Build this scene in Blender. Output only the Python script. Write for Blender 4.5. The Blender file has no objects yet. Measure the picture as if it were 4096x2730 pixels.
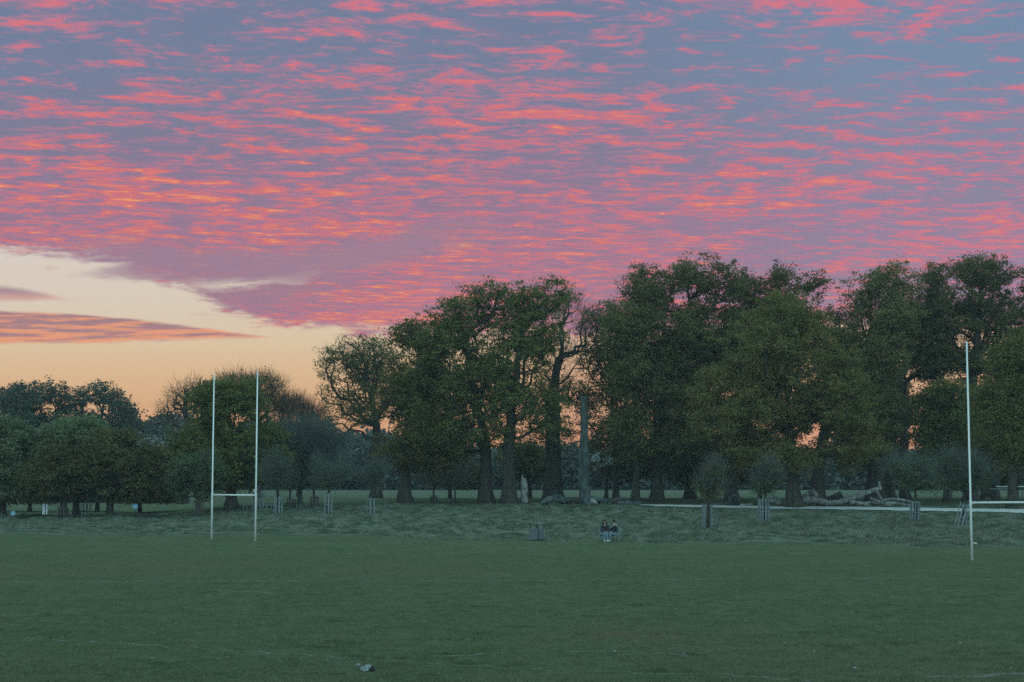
import bpy, math, random
import numpy as np
from mathutils import Vector, Matrix, noise as mnoise

# ------------------------------------------------------------------ camera, sky, sun, exposure
S = bpy.context.scene
COL = S.collection
CAMH, F, PITCH = 4.3, 6364.0, math.atan(548 / 6364.0)
cam_d = bpy.data.cameras.new('camera')
cam = bpy.data.objects.new('camera', cam_d); COL.objects.link(cam)
cam_d.sensor_width = 36.0; cam_d.lens = 36.0 * F / 4096
cam_d.clip_start = 0.5; cam_d.clip_end = 8000
cam.location = (0, 0, CAMH); cam.rotation_euler = (math.pi / 2 + PITCH, 0, 0)
S.camera = cam
S.view_settings.view_transform = 'Standard'; S.view_settings.look = 'None'
S.view_settings.exposure = 0.0; S.view_settings.gamma = 1.0
S.view_settings.use_curve_mapping = False
S.render.engine = 'CYCLES'
S.cycles.max_bounces = 4; S.cycles.diffuse_bounces = 2; S.cycles.glossy_bounces = 1
S.cycles.transmission_bounces = 1; S.cycles.transparent_max_bounces = 4; S.cycles.volume_bounces = 0
S.cycles.use_denoising = False
S.cycles.use_adaptive_sampling = False
S.cycles.sample_clamp_indirect = 3.0


def lin(r, g, b):
    f = lambda c: (c / 255 / 12.92) if c / 255 <= .04045 else ((c / 255 + .055) / 1.055) ** 2.4
    return (f(r), f(g), f(b))


class NT:
    """tiny expression builder for shader nodes"""
    def __init__(s, tree): s.t = tree; s.n = tree.nodes; s.l = tree.links
    def put(s, sock, v):
        if isinstance(v, (int, float)): sock.default_value = v
        elif isinstance(v, tuple): sock.default_value = tuple(v) + (1,) * (len(sock.default_value) - len(v))
        else: s.l.new(v, sock)
    def m(s, op, a, b=0.0, c=0.0, clamp=False):
        n = s.n.new('ShaderNodeMath'); n.operation = op; n.use_clamp = clamp
        s.put(n.inputs[0], a); s.put(n.inputs[1], b); s.put(n.inputs[2], c); return n.outputs[0]
    def add(s, a, b): return s.m('ADD', a, b)
    def sub(s, a, b): return s.m('SUBTRACT', a, b)
    def mul(s, a, b): return s.m('MULTIPLY', a, b)
    def div(s, a, b): return s.m('DIVIDE', a, b)
    def vec(s, x, y, z=0.0):
        n = s.n.new('ShaderNodeCombineXYZ')
        for i, v in enumerate((x, y, z)): s.put(n.inputs[i], v)
        return n.outputs[0]
    def sep(s, v):
        n = s.n.new('ShaderNodeSeparateXYZ'); s.l.new(v, n.inputs[0]); return n.outputs
    def noise(s, v, scale=1.0, detail=3.0, rough=.5, dist=0.0, col=False):
        n = s.n.new('ShaderNodeTexNoise'); s.l.new(v, n.inputs['Vector'])
        n.inputs['Scale'].default_value = scale; n.inputs['Detail'].default_value = detail
        n.inputs['Roughness'].default_value = rough; n.inputs['Distortion'].default_value = dist
        return n.outputs[1 if col else 0]
    def step(s, x, a, b, lo=0.0, hi=1.0):
        n = s.n.new('ShaderNodeMapRange'); n.interpolation_type = 'SMOOTHSTEP'
        s.put(n.inputs[0], x)
        for i, v in enumerate((a, b, lo, hi)): s.put(n.inputs[i + 1], v)
        return n.outputs[0]
    def mix(s, f, a, b):
        n = s.n.new('ShaderNodeMix'); n.data_type = 'RGBA'
        s.put(n.inputs[0], f); s.put(n.inputs[6], a); s.put(n.inputs[7], b); return n.outputs[2]
    def curve(s, x, pts, x0, x1, y0, y1):
        """piecewise curve through pts, x in x0..x1, y in y0..y1"""
        xn = s.div(s.sub(x, x0), x1 - x0)
        n = s.n.new('ShaderNodeFloatCurve'); s.put(n.inputs['Value'], s.m('ADD', xn, 0.0, clamp=True))
        cm = n.mapping; c = cm.curves[0]
        q = [((p - x0) / (x1 - x0), (v - y0) / (y1 - y0)) for p, v in pts]
        c.points[0].location = q[0]; c.points[1].location = q[-1]
        for p in q[1:-1]: c.points.new(*p)
        cm.update()
        return s.add(s.mul(n.outputs[0], y1 - y0), y0)
    def ramp(s, x, stops):
        n = s.n.new('ShaderNodeValToRGB'); s.put(n.inputs[0], x); e = n.color_ramp.elements
        e[0].position, e[0].color = stops[0][0], tuple(stops[0][1]) + (1,)
        e[1].position, e[1].color = stops[-1][0], tuple(stops[-1][1]) + (1,)
        for p, c in stops[1:-1]:
            k = e.new(p); k.color = tuple(c) + (1,)
        return n.outputs[0]


def build_sky():
    w = bpy.data.worlds.new('World'); S.world = w; w.use_nodes = True
    nt = NT(w.node_tree); nt.n.clear()
    tc = nt.n.new('ShaderNodeTexCoord')
    x, y, z = nt.sep(tc.outputs['Generated'])[:]
    yy = nt.m('MAXIMUM', y, .05)
    U = nt.mul(nt.div(x, yy), 6.364)           # azimuth, thousands
    V = nt.mul(nt.div(z, yy), 6.364)           # height above the horizon, thousands
    zc = nt.add(nt.m('MAXIMUM', z, 0.0), .012)
    qx, qy = nt.div(x, zc), nt.div(y, zc)      # cloud sheet seen in perspective
    # the altocumulus sheet
    rot = nt.add(qx, nt.mul(qy, .10)); rotc = nt.sub(qy, nt.mul(qx, .10))
    base = nt.vec(nt.mul(rot, 4.9), nt.mul(rotc, 7.4))
    big = nt.noise(nt.vec(nt.mul(qx, 1.3), nt.mul(qy, 1.6), 3.7), 1.0, 3.0, .55)
    warp = nt.noise(nt.vec(nt.mul(qx, 4.5), nt.mul(qy, 4.5), 7.0), 1.0, 2.0, .5, col=True)
    wv = nt.n.new('ShaderNodeVectorMath'); wv.operation = 'MULTIPLY_ADD'
    nt.l.new(warp, wv.inputs[0]); wv.inputs[1].default_value = (1.0, .8, 0); nt.l.new(base, wv.inputs[2])
    n1 = nt.noise(wv.outputs[0], 1.35, 5.0, .55, .0)
    n2 = nt.noise(wv.outputs[0], 3.6, 4.0, .62, .0)
    cover = nt.curve(V, [(0, .10), (.55, .10), (.8, .09), (1.0, .095), (1.25, .085), (1.5, .03), (1.75, .01), (2.0, .03), (2.4, .01)], 0, 2.4, -.3, .3)
    side = nt.curve(U, [(-2.2, .0), (-1.2, .02), (-.3, .02), (.8, .0), (1.5, -.015), (2.2, -.02)], -2.2, 2.2, -.2, .2)
    n3 = nt.noise(wv.outputs[0], 10.0, 2.0, .6)
    f = nt.add(nt.add(nt.add(nt.mul(nt.sub(n1, .5), .95), nt.mul(nt.sub(n2, .5), .62)), nt.mul(nt.sub(n3, .5), .22)), nt.mul(nt.sub(big, .5), .50))
    f = nt.add(nt.add(f, cover), side)
    s = nt.step(f, -.10, .25)
    warm = nt.mul(nt.curve(V, [(0, 1), (.7, 1), (1.1, .95), (1.4, .85), (1.7, .55), (2.1, .35)], 0, 2.1, 0, 1),
                  nt.curve(U, [(-2.2, .85), (-1.2, 1), (0, .85), (.9, .65), (1.5, .35), (2.2, .18)], -2.2, 2.2, 0, 1))
    bgl = nt.ramp(nt.div(V, 2.0), [(0, lin(165, 120, 135)), (.38, lin(160, 117, 140)), (.52, lin(150, 118, 144)), (.66, lin(130, 121, 147)), (.82, lin(116, 126, 153)), (1, lin(112, 125, 154))])
    bgr = nt.ramp(nt.div(V, 2.0), [(0, lin(165, 125, 140)), (.38, lin(150, 132, 155)), (.52, lin(142, 130, 156)), (.66, lin(132, 134, 160)), (.82, lin(120, 138, 166)), (1, lin(112, 138, 168))])
    bg = nt.mix(nt.step(U, .0, 1.7), bgl, bgr)
    mid = nt.mix(warm, lin(172, 126, 155), lin(174, 119, 143))
    pink = nt.mix(warm, lin(208, 120, 143), lin(212, 110, 118))
    coral = nt.mix(warm, lin(216, 114, 128), lin(226, 124, 102))
    c = nt.mix(nt.mul(nt.step(s, .0, .75), .85), bg, mid)
    c = nt.mix(nt.step(s, .48, 1.0), c, pink)
    c = nt.mix(nt.step(f, .15, .33), c, coral)
    c = nt.mix(nt.mul(nt.step(f, .22, .38), nt.add(warm, .1)), c, lin(242, 156, 106))
    v2 = nt.mul(nt.mul(nt.step(V, .66, .74), nt.step(V, .78, .86, 1, 0)), nt.mul(nt.step(U, -1.5, -1.2), nt.step(U, -1.0, -.55, 1, 0)))
    c = nt.mix(nt.mul(v2, .75), c, lin(160, 122, 138))
    # smooth purple veil in the sheet above the gap
    wsoft = nt.noise(nt.vec(nt.mul(U, 1.5), nt.mul(V, 9.0), 1.0), 1.0, 4.0, .55)
    ws = nt.sub(wsoft, .5)
    wrag = nt.sub(nt.noise(nt.vec(nt.mul(U, 9.0), nt.mul(V, 30.0), 2.0), 1.0, 5.0, .65), .5)
    bandc = nt.curve(U, [(-2.05, .885), (-1.5, .88), (-1.1, .865), (-.7, .88), (-.2, .98), (.2, 1.0)], -2.2, 1, .6, 1.2)
    dist = nt.m('ABSOLUTE', nt.sub(nt.add(V, nt.add(nt.mul(ws, .12), nt.mul(wrag, .06))), bandc))
    veil = nt.mul(nt.mul(nt.step(dist, .03, .10, 1, 0), nt.step(U, -2.1, -1.5)), nt.step(U, -.5, .15, 1, 0))
    c = nt.mix(nt.mul(veil, .9), c, nt.mix(ws, lin(158, 124, 145), lin(166, 126, 142)))
    # the clear gap beneath the sheet, cream to peach
    wfine = nt.sub(nt.noise(nt.vec(nt.mul(U, 6.0), nt.mul(V, 34.0), 5.0), 1.0, 4.0, .6), .5)
    edge = nt.curve(U, [(-2.2, .918), (-2.0, .915), (-1.85, .908), (-1.7, .890), (-1.58, .865), (-1.48, .825), (-1.36, .790), (-1.25, .735), (-1.12, .675), (-.95, .625), (-.75, .600), (-.5, .575), (0, .58), (1.0, .60), (2.2, .62)], -2.2, 2.2, 0, 1)
    wrag = nt.sub(nt.noise(nt.vec(nt.mul(U, 9.0), nt.mul(V, 30.0), 2.0), 1.0, 5.0, .65), .5)
    Vw = nt.add(V, nt.add(nt.mul(ws, .10), nt.add(nt.mul(wfine, .13), nt.mul(wrag, .10))))
    gap = nt.step(nt.sub(edge, Vw), -.030, .034)
    wl = nt.curve(U, [(-1.4, .775), (-1.15, .782), (-1.0, .792), (-.85, .808), (-.76, .822), (-.7, .835)], -1.4, -.6, .5, 1)
    wt = nt.curve(U, [(-1.4, .030), (-1.1, .018), (-.95, .013), (-.83, .016), (-.77, .008), (-.74, .0)], -1.4, -.6, 0, .1)
    wedge = nt.mul(nt.mul(nt.step(nt.sub(nt.add(wt, nt.mul(wfine, .03)), nt.m('ABSOLUTE', nt.sub(nt.add(V, nt.add(nt.mul(wfine, .05), nt.mul(wrag, .03))), wl))), -.016, .016), nt.step(U, -1.45, -1.1)), nt.step(U, -.80, -.735, 1, 0))
    gap = nt.m('MAXIMUM', gap, nt.mul(wedge, .95))
    # low clouds lying inside the gap
    lt = nt.curve(U, [(-2.2, .675), (-1.9, .668), (-1.65, .652), (-1.4, .625), (-1.15, .592), (-.98, .568), (-.9, .56)], -2.2, -.8, .4, .8)
    lb = nt.curve(U, [(-2.2, .535), (-1.7, .538), (-1.4, .548), (-1.15, .556), (-.98, .560), (-.9, .568)], -2.2, -.8, .4, .8)
    V2 = nt.add(V, nt.mul(wfine, .022))
    lens = nt.mul(nt.step(nt.sub(lt, V2), -.002, .012), nt.step(nt.sub(V2, lb), -.006, .014))
    lt2 = nt.curve(U, [(-2.2, .775), (-2.0, .768), (-1.9, .75), (-1.78, .725), (-1.6, .715)], -2.2, -1.4, .6, .9)
    lens2 = nt.mul(nt.mul(nt.step(nt.sub(lt2, V2), -.006, .02), nt.step(nt.sub(V2, nt.add(.715, nt.mul(ws, .03))), -.014, .012)), nt.step(U, -1.95, -1.6, 1, 0))
    tl = nt.curve(U, [(-1.9, .0), (-1.75, .006), (-1.6, .022), (-1.45, .045), (-1.3, .055)], -2.2, -1.2, 0, .1)
    tcn = nt.curve(U, [(-2.2, .815), (-1.75, .818), (-1.6, .828), (-1.45, .838), (-1.3, .845)], -2.2, -1.2, .7, 1)
    tongue = nt.mul(nt.step(nt.sub(tl, nt.m('ABSOLUTE', nt.sub(nt.add(V, nt.add(nt.mul(wfine, .05), nt.mul(wrag, .03))), tcn))), -.020, .016), nt.step(U, -1.86, -1.5))
    tl2 = nt.mul(nt.mul(nt.step(nt.m('ABSOLUTE', nt.sub(nt.add(V, nt.mul(wfine, .04)), .882)), .004, .022, 1, 0), nt.step(U, -1.95, -1.5)), .7)
    tongue = nt.m('MAXIMUM', tongue, tl2)
    wisp = nt.mul(nt.step(nt.add(wsoft, nt.mul(wfine, .7)), .60, .78), nt.step(V, .62, .68))
    clear = nt.ramp(nt.div(V, 1.0), [(0, lin(230, 148, 92)), (.18, lin(232, 158, 98)), (.30, lin(232, 174, 116)), (.42, lin(230, 187, 138)), (.55, lin(227, 199, 163)), (.70, lin(224, 206, 184)), (.9, lin(221, 208, 194))])
    clear = nt.mix(nt.mul(nt.step(U, -.9, .6), .35), clear, lin(228, 150, 120))
    clear = nt.mix(nt.mul(wisp, .35), clear, lin(205, 160, 150))
    lc = nt.noise(nt.vec(nt.mul(U, 4.0), nt.mul(V, 62.0), 9.0), 1.0, 3.0, .6)
    lcol = nt.mix(nt.step(nt.sub(lc, nt.mul(nt.sub(V, .6), 1.2)), .40, .62), lin(164, 118, 126), lin(238, 152, 108))
    clear = nt.mix(nt.mul(tongue, .92), clear, lin(166, 130, 145))
    clear = nt.mix(nt.mul(lens, .95), clear, lcol)
    clear = nt.mix(nt.mul(lens2, .9), clear, nt.mix(nt.step(V2, .715, .755), lin(214, 158, 142), lin(166, 130, 142)))
    c = nt.mix(gap, c, clear)
    # overhead and behind the viewer: the blue of the eastern dusk sky
    dome = nt.ramp(z, [(0, (.78, 1.08, 1.14)), (.30, (.60, 1.0, 1.10)), (1, (.37, .74, .88))])
    front = nt.mul(nt.step(y, .10, .55), nt.step(z, .32, .62, 1, 0))
    c = nt.mix(front, dome, c)
    bgn = nt.n.new('ShaderNodeBackground'); nt.l.new(c, bgn.inputs[0]); bgn.inputs[1].default_value = 1.0
    out = nt.n.new('ShaderNodeOutputWorld'); nt.l.new(bgn.outputs[0], out.inputs[0])
    w.cycles.sampling_method = 'MANUAL'; w.cycles.sample_map_resolution = 512


build_sky()
sun_d = bpy.data.lights.new('sun', 'SUN'); sun_d.energy = .10; sun_d.angle = math.radians(3)
sun_d.color = (1, .55, .35)
sun = bpy.data.objects.new('sun', sun_d); COL.objects.link(sun)
sun.rotation_euler = Vector((-math.sin(math.radians(9)) * 1, math.cos(math.radians(9)), math.tan(math.radians(2.0)))).to_track_quat('Z', 'Y').to_euler()


# ------------------------------------------------------------------ helpers
def ray(px, py):
    a, b = (px - 2048) / F, -(py - 1365) / F
    cp, sp = math.cos(PITCH), math.sin(PITCH)
    return Vector((a, cp - b * sp, sp + b * cp))


def at(px, py, Y):
    """world point seen at photo pixel px,py at distance Y"""
    d = ray(px, py); return Vector((0, 0, CAMH)) + d * (Y / d.y)


def sst(x, a, b):
    t = np.clip((x - a) / (b - a), 0, 1); return t * t * (3 - 2 * t)


PY = np.array([-200, 0, 98, 106, 112, 125, 135, 149, 160, 170, 185, 205, 300, 420, 700, 1200, 3000.])
PZ = np.array([0, 0, 0, .20, .25, .40, .65, 1.0, 1.38, 1.68, 1.86, 1.80, 2.05, 2.1, 2.6, 3.0, 3.0])
_fine = np.arange(-200, 3001, 1.0)
_pz = np.interp(_fine, PY, PZ)
_k = np.hanning(13); _k /= _k.sum()
_pz = np.convolve(np.pad(_pz, 6, 'edge'), _k, 'valid')
_rs = np.random.RandomState(5)
_grid = _rs.rand(256, 256)


def vnoise(x, y):
    xi, yi = np.floor(x).astype(int), np.floor(y).astype(int)
    fx, fy = x - xi, y - yi
    fx, fy = fx * fx * (3 - 2 * fx), fy * fy * (3 - 2 * fy)
    g = lambda a, b: _grid[a % 256, b % 256]
    return (g(xi, yi) * (1 - fx) + g(xi + 1, yi) * fx) * (1 - fy) + (g(xi, yi + 1) * (1 - fx) + g(xi + 1, yi + 1) * fx) * fy


def rough_edge(x):        # the Y where mown pitch turns into rough grass
    x = np.asarray(x, float)
    return np.interp(x, [-45, -25, -5, 10, 35], [131, 124, 108, 104, 101]) + (vnoise(x * .11 + 9, x * 0 + 3) - .5) * 5


def ground(x, y, bumps=True):
    x = np.asarray(x, float); y = np.asarray(y, float)
    g = np.interp(y, _fine, _pz)
    u = x / np.maximum(y, 20)
    left = 1 - sst(u, -.235, -.145)
    k = left * sst(y, 95, 110) * (1 - sst(y, 200, 280))
    g = g * (1 - .66 * k)
    if bumps:
        e = rough_edge(x)
        m = sst(y, e - 1, e + 4) * (1 - sst(y, 185, 200))
        pm = sst(x, 6, 16) * sst(y, path_mid(x) - 7, path_mid(x) - 4) * (1 - sst(y, 175, 182) * .5)
        m = m * (1 - pm)
        m2 = m * (1 - .7 * sst(y, 160, 170))
        b = (vnoise(x * .9, y * .55) - .5) * .42 + (vnoise(x * 1.9 + 50, y * 1.2 + 7) - .5) * .22 + (vnoise(x * .16 + 5, y * .12) - .5) * .25
        g = g + b * m2
    return g


def path_mid(x):
    return np.interp(x, [6, 16, 28, 40, 60], PM)


PM = [165, 163, 160, 156, 152]


def gz(x, y): return float(ground(x, y))


def on_ground(px, py):
    d = ray(px, py); lo = None
    t = 20.0; prev = CAMH
    while t < 900:
        p = Vector((0, 0, CAMH)) + d * t
        if p.z <= ground(p.x, p.y, False): break
        t += .5
    return Vector((p.x, p.y, gz(p.x, p.y)))


def stand(px, Y):
    d = ray(px, 2000); x = d.x / d.y * Y
    return Vector((x, Y, gz(x, Y)))


def tag(o, label=None, cat=None, group=None, kind=None):
    if label: o['label'] = label
    if cat: o['category'] = cat
    if group: o['group'] = group
    if kind: o['kind'] = kind
    return o


def link(name, me, mat=None, parent=None, loc=None):
    o = bpy.data.objects.new(name, me); COL.objects.link(o)
    if me is not None and mat is not None and not me.materials: me.materials.append(mat)
    if parent is not None: o.parent = parent
    if loc is not None: o.location = loc
    return o


def empty(name, loc, label, cat, group=None, rz=0):
    o = bpy.data.objects.new(name, None); COL.objects.link(o)
    o.location = loc; o.rotation_euler = (0, 0, rz); o.empty_display_size = .2
    return tag(o, label, cat, group)


def mesh_np(name, V, Fc, smooth=False, rnd=None):
    """V (n,3); Fc (m,k) with k 3 or 4"""
    me = bpy.data.meshes.new(name)
    V = np.ascontiguousarray(V, dtype=np.float32); Fc = np.ascontiguousarray(Fc, dtype=np.int32)
    me.vertices.add(len(V)); me.vertices.foreach_set('co', V.ravel())
    m, k = Fc.shape
    me.loops.add(m * k); me.loops.foreach_set('vertex_index', Fc.ravel())
    me.polygons.add(m); me.polygons.foreach_set('loop_start', np.arange(0, m * k, k, dtype=np.int32))
    me.polygons.foreach_set('use_smooth', np.full(m, smooth))
    if rnd is not None:
        at_ = me.attributes.new('rnd', 'FLOAT', 'FACE'); at_.data.foreach_set('value', np.asarray(rnd, dtype=np.float32))
    me.update(calc_edges=True)
    return me


class MB:
    """collects simple solids into one mesh"""
    def __init__(s): s.v = []; s.f = []
    def _add(s, vs, fs):
        k = len(s.v); s.v += [tuple(v) for v in vs]; s.f += [tuple(i + k for i in f) for f in fs]
    def box(s, c, size, rot=None, bev=0.0):
        hx, hy, hz = (q / 2 for q in size); c = Vector(c)
        vs = []
        b = min(bev, hx * .9, hy * .9, hz * .9)
        M = rot if rot is not None else Matrix.Identity(3)
        if b <= 0:
            vs = [c + M @ Vector((sx * hx, sy * hy, sz * hz)) for sz in (-1, 1) for sy in (-1, 1) for sx in (-1, 1)]
            s._add(vs, [(0, 2, 3, 1), (4, 5, 7, 6), (0, 1, 5, 4), (2, 6, 7, 3), (0, 4, 6, 2), (1, 3, 7, 5)])
        else:
            ring = lambda z, e: [c + M @ Vector((x, y, z)) for x, y in ((hx - e, -hy), (hx, -hy + e), (hx, hy - e), (hx - e, hy), (-hx + e, hy), (-hx, hy - e), (-hx, -hy + e), (-hx + e, -hy))]
            r = [ring(-hz, b), ring(hz, b)]
            vs = r[0] + r[1]
            s._add(vs, [tuple(range(7, -1, -1)), tuple(range(8, 16))] + [(i, (i + 1) % 8, 8 + (i + 1) % 8, 8 + i) for i in range(8)])
    def tube(s, pts, rad, n=8, cap=True, jit=0.0, seed=0):
        rg = random.Random(seed)
        pts = [Vector(p) for p in pts]
        if not hasattr(rad, '__len__'): rad = [rad] * len(pts)
        vs, fs = [], []
        ref = None
        for i, p in enumerate(pts):
            d = (pts[min(i + 1, len(pts) - 1)] - pts[max(i - 1, 0)]).normalized()
            if ref is None: ref = d.orthogonal().normalized()
            a = (ref - d * ref.dot(d)).normalized(); b = d.cross(a); ref = a
            for k in range(n):
                t = 2 * math.pi * k / n; r = rad[i] * (1 + rg.uniform(-jit, jit) + (jit * 1.6 * mnoise.noise(Vector((math.cos(t) * 1.5 + seed, math.sin(t) * 1.5, p.length * .9))) if jit else 0))
                vs.append(p + (a * math.cos(t) + b * math.sin(t)) * r)
        for i in range(len(pts) - 1):
            for k in range(n):
                fs.append((i * n + k, i * n + (k + 1) % n, (i + 1) * n + (k + 1) % n, (i + 1) * n + k))
        if cap:
            fs.append(tuple(range(n - 1, -1, -1))); e = (len(pts) - 1) * n; fs.append(tuple(range(e, e + n)))
        s._add(vs, fs)
    def lump(s, c, r, jit=.15, seed=0, nu=10, nv=7):
        rg = random.Random(seed); c = Vector(c); vs = []; fs = []
        for j in range(nv):
            ph = math.pi * j / (nv - 1)
            for i in range(nu):
                th = 2 * math.pi * i / nu; q = 1 + rg.uniform(-jit, jit)
                vs.append(c + Vector((r[0] * math.sin(ph) * math.cos(th) * q, r[1] * math.sin(ph) * math.sin(th) * q, r[2] * math.cos(ph) * q)))
        for j in range(nv - 1):
            for i in range(nu):
                fs.append((j * nu + i, (j + 1) * nu + i, (j + 1) * nu + (i + 1) % nu, j * nu + (i + 1) % nu))
        s._add(vs, fs)
    def disc(s, c, r, th, n=28, axis='y', inner=0):
        c = Vector(c); vs = []; fs = []
        for sd in (-1, 1):
            for k in range(n):
                t = 2 * math.pi * k / n; vs.append(c + Vector((r * math.cos(t), sd * th / 2, r * math.sin(t))))
        if inner <= 0:
            fs = [tuple(range(n)), tuple(range(2 * n - 1, n - 1, -1))] + [(k, n + k, n + (k + 1) % n, (k + 1) % n) for k in range(n)]
        else:
            for sd in (-1, 1):
                for k in range(n):
                    t = 2 * math.pi * k / n; vs.append(c + Vector((inner * math.cos(t), sd * th / 2, inner * math.sin(t))))
            for k in range(n):
                q = (k + 1) % n
                fs += [(k, q, 2 * n + q, 2 * n + k), (n + k, 3 * n + k, 3 * n + q, n + q), (k, n + k, n + q, q), (2 * n + k, 2 * n + q, 3 * n + q, 3 * n + k)]
        s._add(vs, fs)
    def build(s, name, mat, parent=None, loc=None, smooth=False):
        me = bpy.data.meshes.new(name); me.from_pydata(s.v, [], s.f)
        if smooth: me.polygons.foreach_set('use_smooth', [True] * len(me.polygons))
        me.update()
        return link(name, me, mat, parent, loc)


# ------------------------------------------------------------------ materials
def material(name, fn, rough=.85, spec=.25):
    m = bpy.data.materials.new(name); m.use_nodes = True
    nt = NT(m.node_tree); b = m.node_tree.nodes['Principled BSDF']
    b.inputs['Roughness'].default_value = rough; b.inputs['Specular IOR Level'].default_value = spec
    r = fn(nt, b)
    if isinstance(r, tuple): b.inputs['Base Color'].default_value = r + (1,)
    elif r is not None: nt.l.new(r, b.inputs['Base Color'])
    return m


def objco(nt): return nt.n.new('ShaderNodeTexCoord').outputs['Object']


def bump(nt, b, h, dist, strength=1.0):
    n = nt.n.new('ShaderNodeBump'); n.inputs['Strength'].default_value = strength; n.inputs['Distance'].default_value = dist
    nt.l.new(h, n.inputs['Height']); nt.l.new(n.outputs[0], b.inputs['Normal'])


def two(c1, c2, scale, detail=3, stretch=None, bd=None):
    def fn(nt, b):
        v = objco(nt)
        if stretch:
            k = nt.n.new('ShaderNodeVectorMath'); k.operation = 'MULTIPLY'; nt.l.new(v, k.inputs[0]); k.inputs[1].default_value = stretch; v = k.outputs[0]
        n = nt.noise(v, scale, detail, .6)
        if bd: bump(nt, b, n, bd)
        return nt.mix(nt.step(n, .35, .65), c1, c2)
    return fn


def leaf_mat(name, c1, c2, c3, transl=.25):
    m = bpy.data.materials.new(name); m.use_nodes = True
    nt = NT(m.node_tree); nt.n.clear()
    at_ = nt.n.new('ShaderNodeAttribute'); at_.attribute_name = 'rnd'
    n = nt.noise(objco(nt), .45, 2, .5)
    oi = nt.n.new('ShaderNodeObjectInfo').outputs['Random']
    col = nt.mix(nt.step(n, .38, .62), c1, c2)
    col = nt.mix(nt.step(at_.outputs['Fac'], .55, 1.0), col, c3)
    hs = nt.n.new('ShaderNodeHueSaturation'); nt.l.new(nt.add(nt.mul(oi, .016), .494), hs.inputs['Hue']); nt.l.new(nt.add(nt.mul(nt.m('FRACT', nt.mul(oi, 7.3)), .5), .82), hs.inputs['Value']); nt.l.new(col, hs.inputs['Color']); col = hs.outputs[0]
    d = nt.n.new('ShaderNodeBsdfDiffuse'); nt.l.new(col, d.inputs[0])
    t = nt.n.new('ShaderNodeBsdfTranslucent'); nt.l.new(col, t.inputs[0])
    mx = nt.n.new('ShaderNodeMixShader'); mx.inputs[0].default_value = transl
    nt.l.new(d.outputs[0], mx.inputs[1]); nt.l.new(t.outputs[0], mx.inputs[2])
    o = nt.n.new('ShaderNodeOutputMaterial'); nt.l.new(mx.outputs[0], o.inputs[0])
    return m


L = {
    'green': leaf_mat('leaves_green', (.102, .120, .038), (.148, .158, .050), (.20, .20, .075)),
    'dark': leaf_mat('leaves_dark', (.112, .106, .044), (.162, .142, .056), (.21, .18, .08)),
    'olive': leaf_mat('leaves_olive', (.145, .135, .045), (.190, .165, .058), (.24, .21, .08)),
    'brown': leaf_mat('leaves_brown', (.140, .110, .055), (.150, .130, .065), (.18, .15, .08)),
    'grey': leaf_mat('leaves_grey_green', (.110, .145, .070), (.15, .18, .095), (.20, .22, .12)),
    'blossom': leaf_mat('blossom', (.34, .36, .34), (.45, .47, .44), (.6, .6, .58)),
    'far': leaf_mat('leaves_far', (.060, .085, .060), (.085, .105, .075), (.11, .12, .08)),
}
BARK = material('bark', lambda nt, b: two((.045, .038, .032), (.08, .07, .06), 3.0, 5, (1, 1, .25), .04)(nt, b), .95, .1)
BARKG = material('bark_grey', lambda nt, b: two((.045, .060, .058), (.12, .14, .135), 3.0, 5, (1, 1, .25), .04)(nt, b), .95, .1)
DEAD = material('dead_wood', lambda nt, b: two((.12, .12, .115), (.36, .36, .34), 3.5, 6, (1.0, 1.0, .5), .05)(nt, b), .9, .15)
TWIG = material('twigs', lambda nt, b: two((.085, .10, .085), (.13, .15, .13), 2.0, 2)(nt, b), .9, .1)
TWIGD = material('twigs_dark', lambda nt, b: two((.085, .06, .04), (.12, .09, .06), 2.0, 2)(nt, b), .9, .1)
SLAT = material('weathered_slat', lambda nt, b: two((.14, .18, .19), (.27, .31, .31), 6.0, 4, (1, 1, .15), .01)(nt, b), .85, .2)
SLATD = material('dark_slat', lambda nt, b: two((.07, .06, .05), (.12, .10, .085), 6.0, 4, (1, 1, .15), .01)(nt, b), .9, .2)
WHITE = material('white_paint', lambda nt, b: two((.74, .74, .72), (.82, .82, .80), 3.0, 4, (1, 1, .2))(nt, b), .45, .4)
SIGNW = material('sign_white', lambda nt, b: two((.60, .64, .66), (.68, .71, .72), 5.0, 3)(nt, b), .5, .4)
SIGNB = material('sign_blue', lambda nt, b: two((.10, .30, .45), (.16, .36, .50), 9.0, 3)(nt, b), .5, .4)
SIGNG = material('sign_ink', lambda nt, b: (.16, .22, .24), .6)
BLACK = material('black_post', lambda nt, b: two((.02, .02, .022), (.04, .04, .04), 5.0, 2)(nt, b), .7, .3)
RED = material('sign_red', lambda nt, b: (.12, .025, .03), .5)


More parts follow.
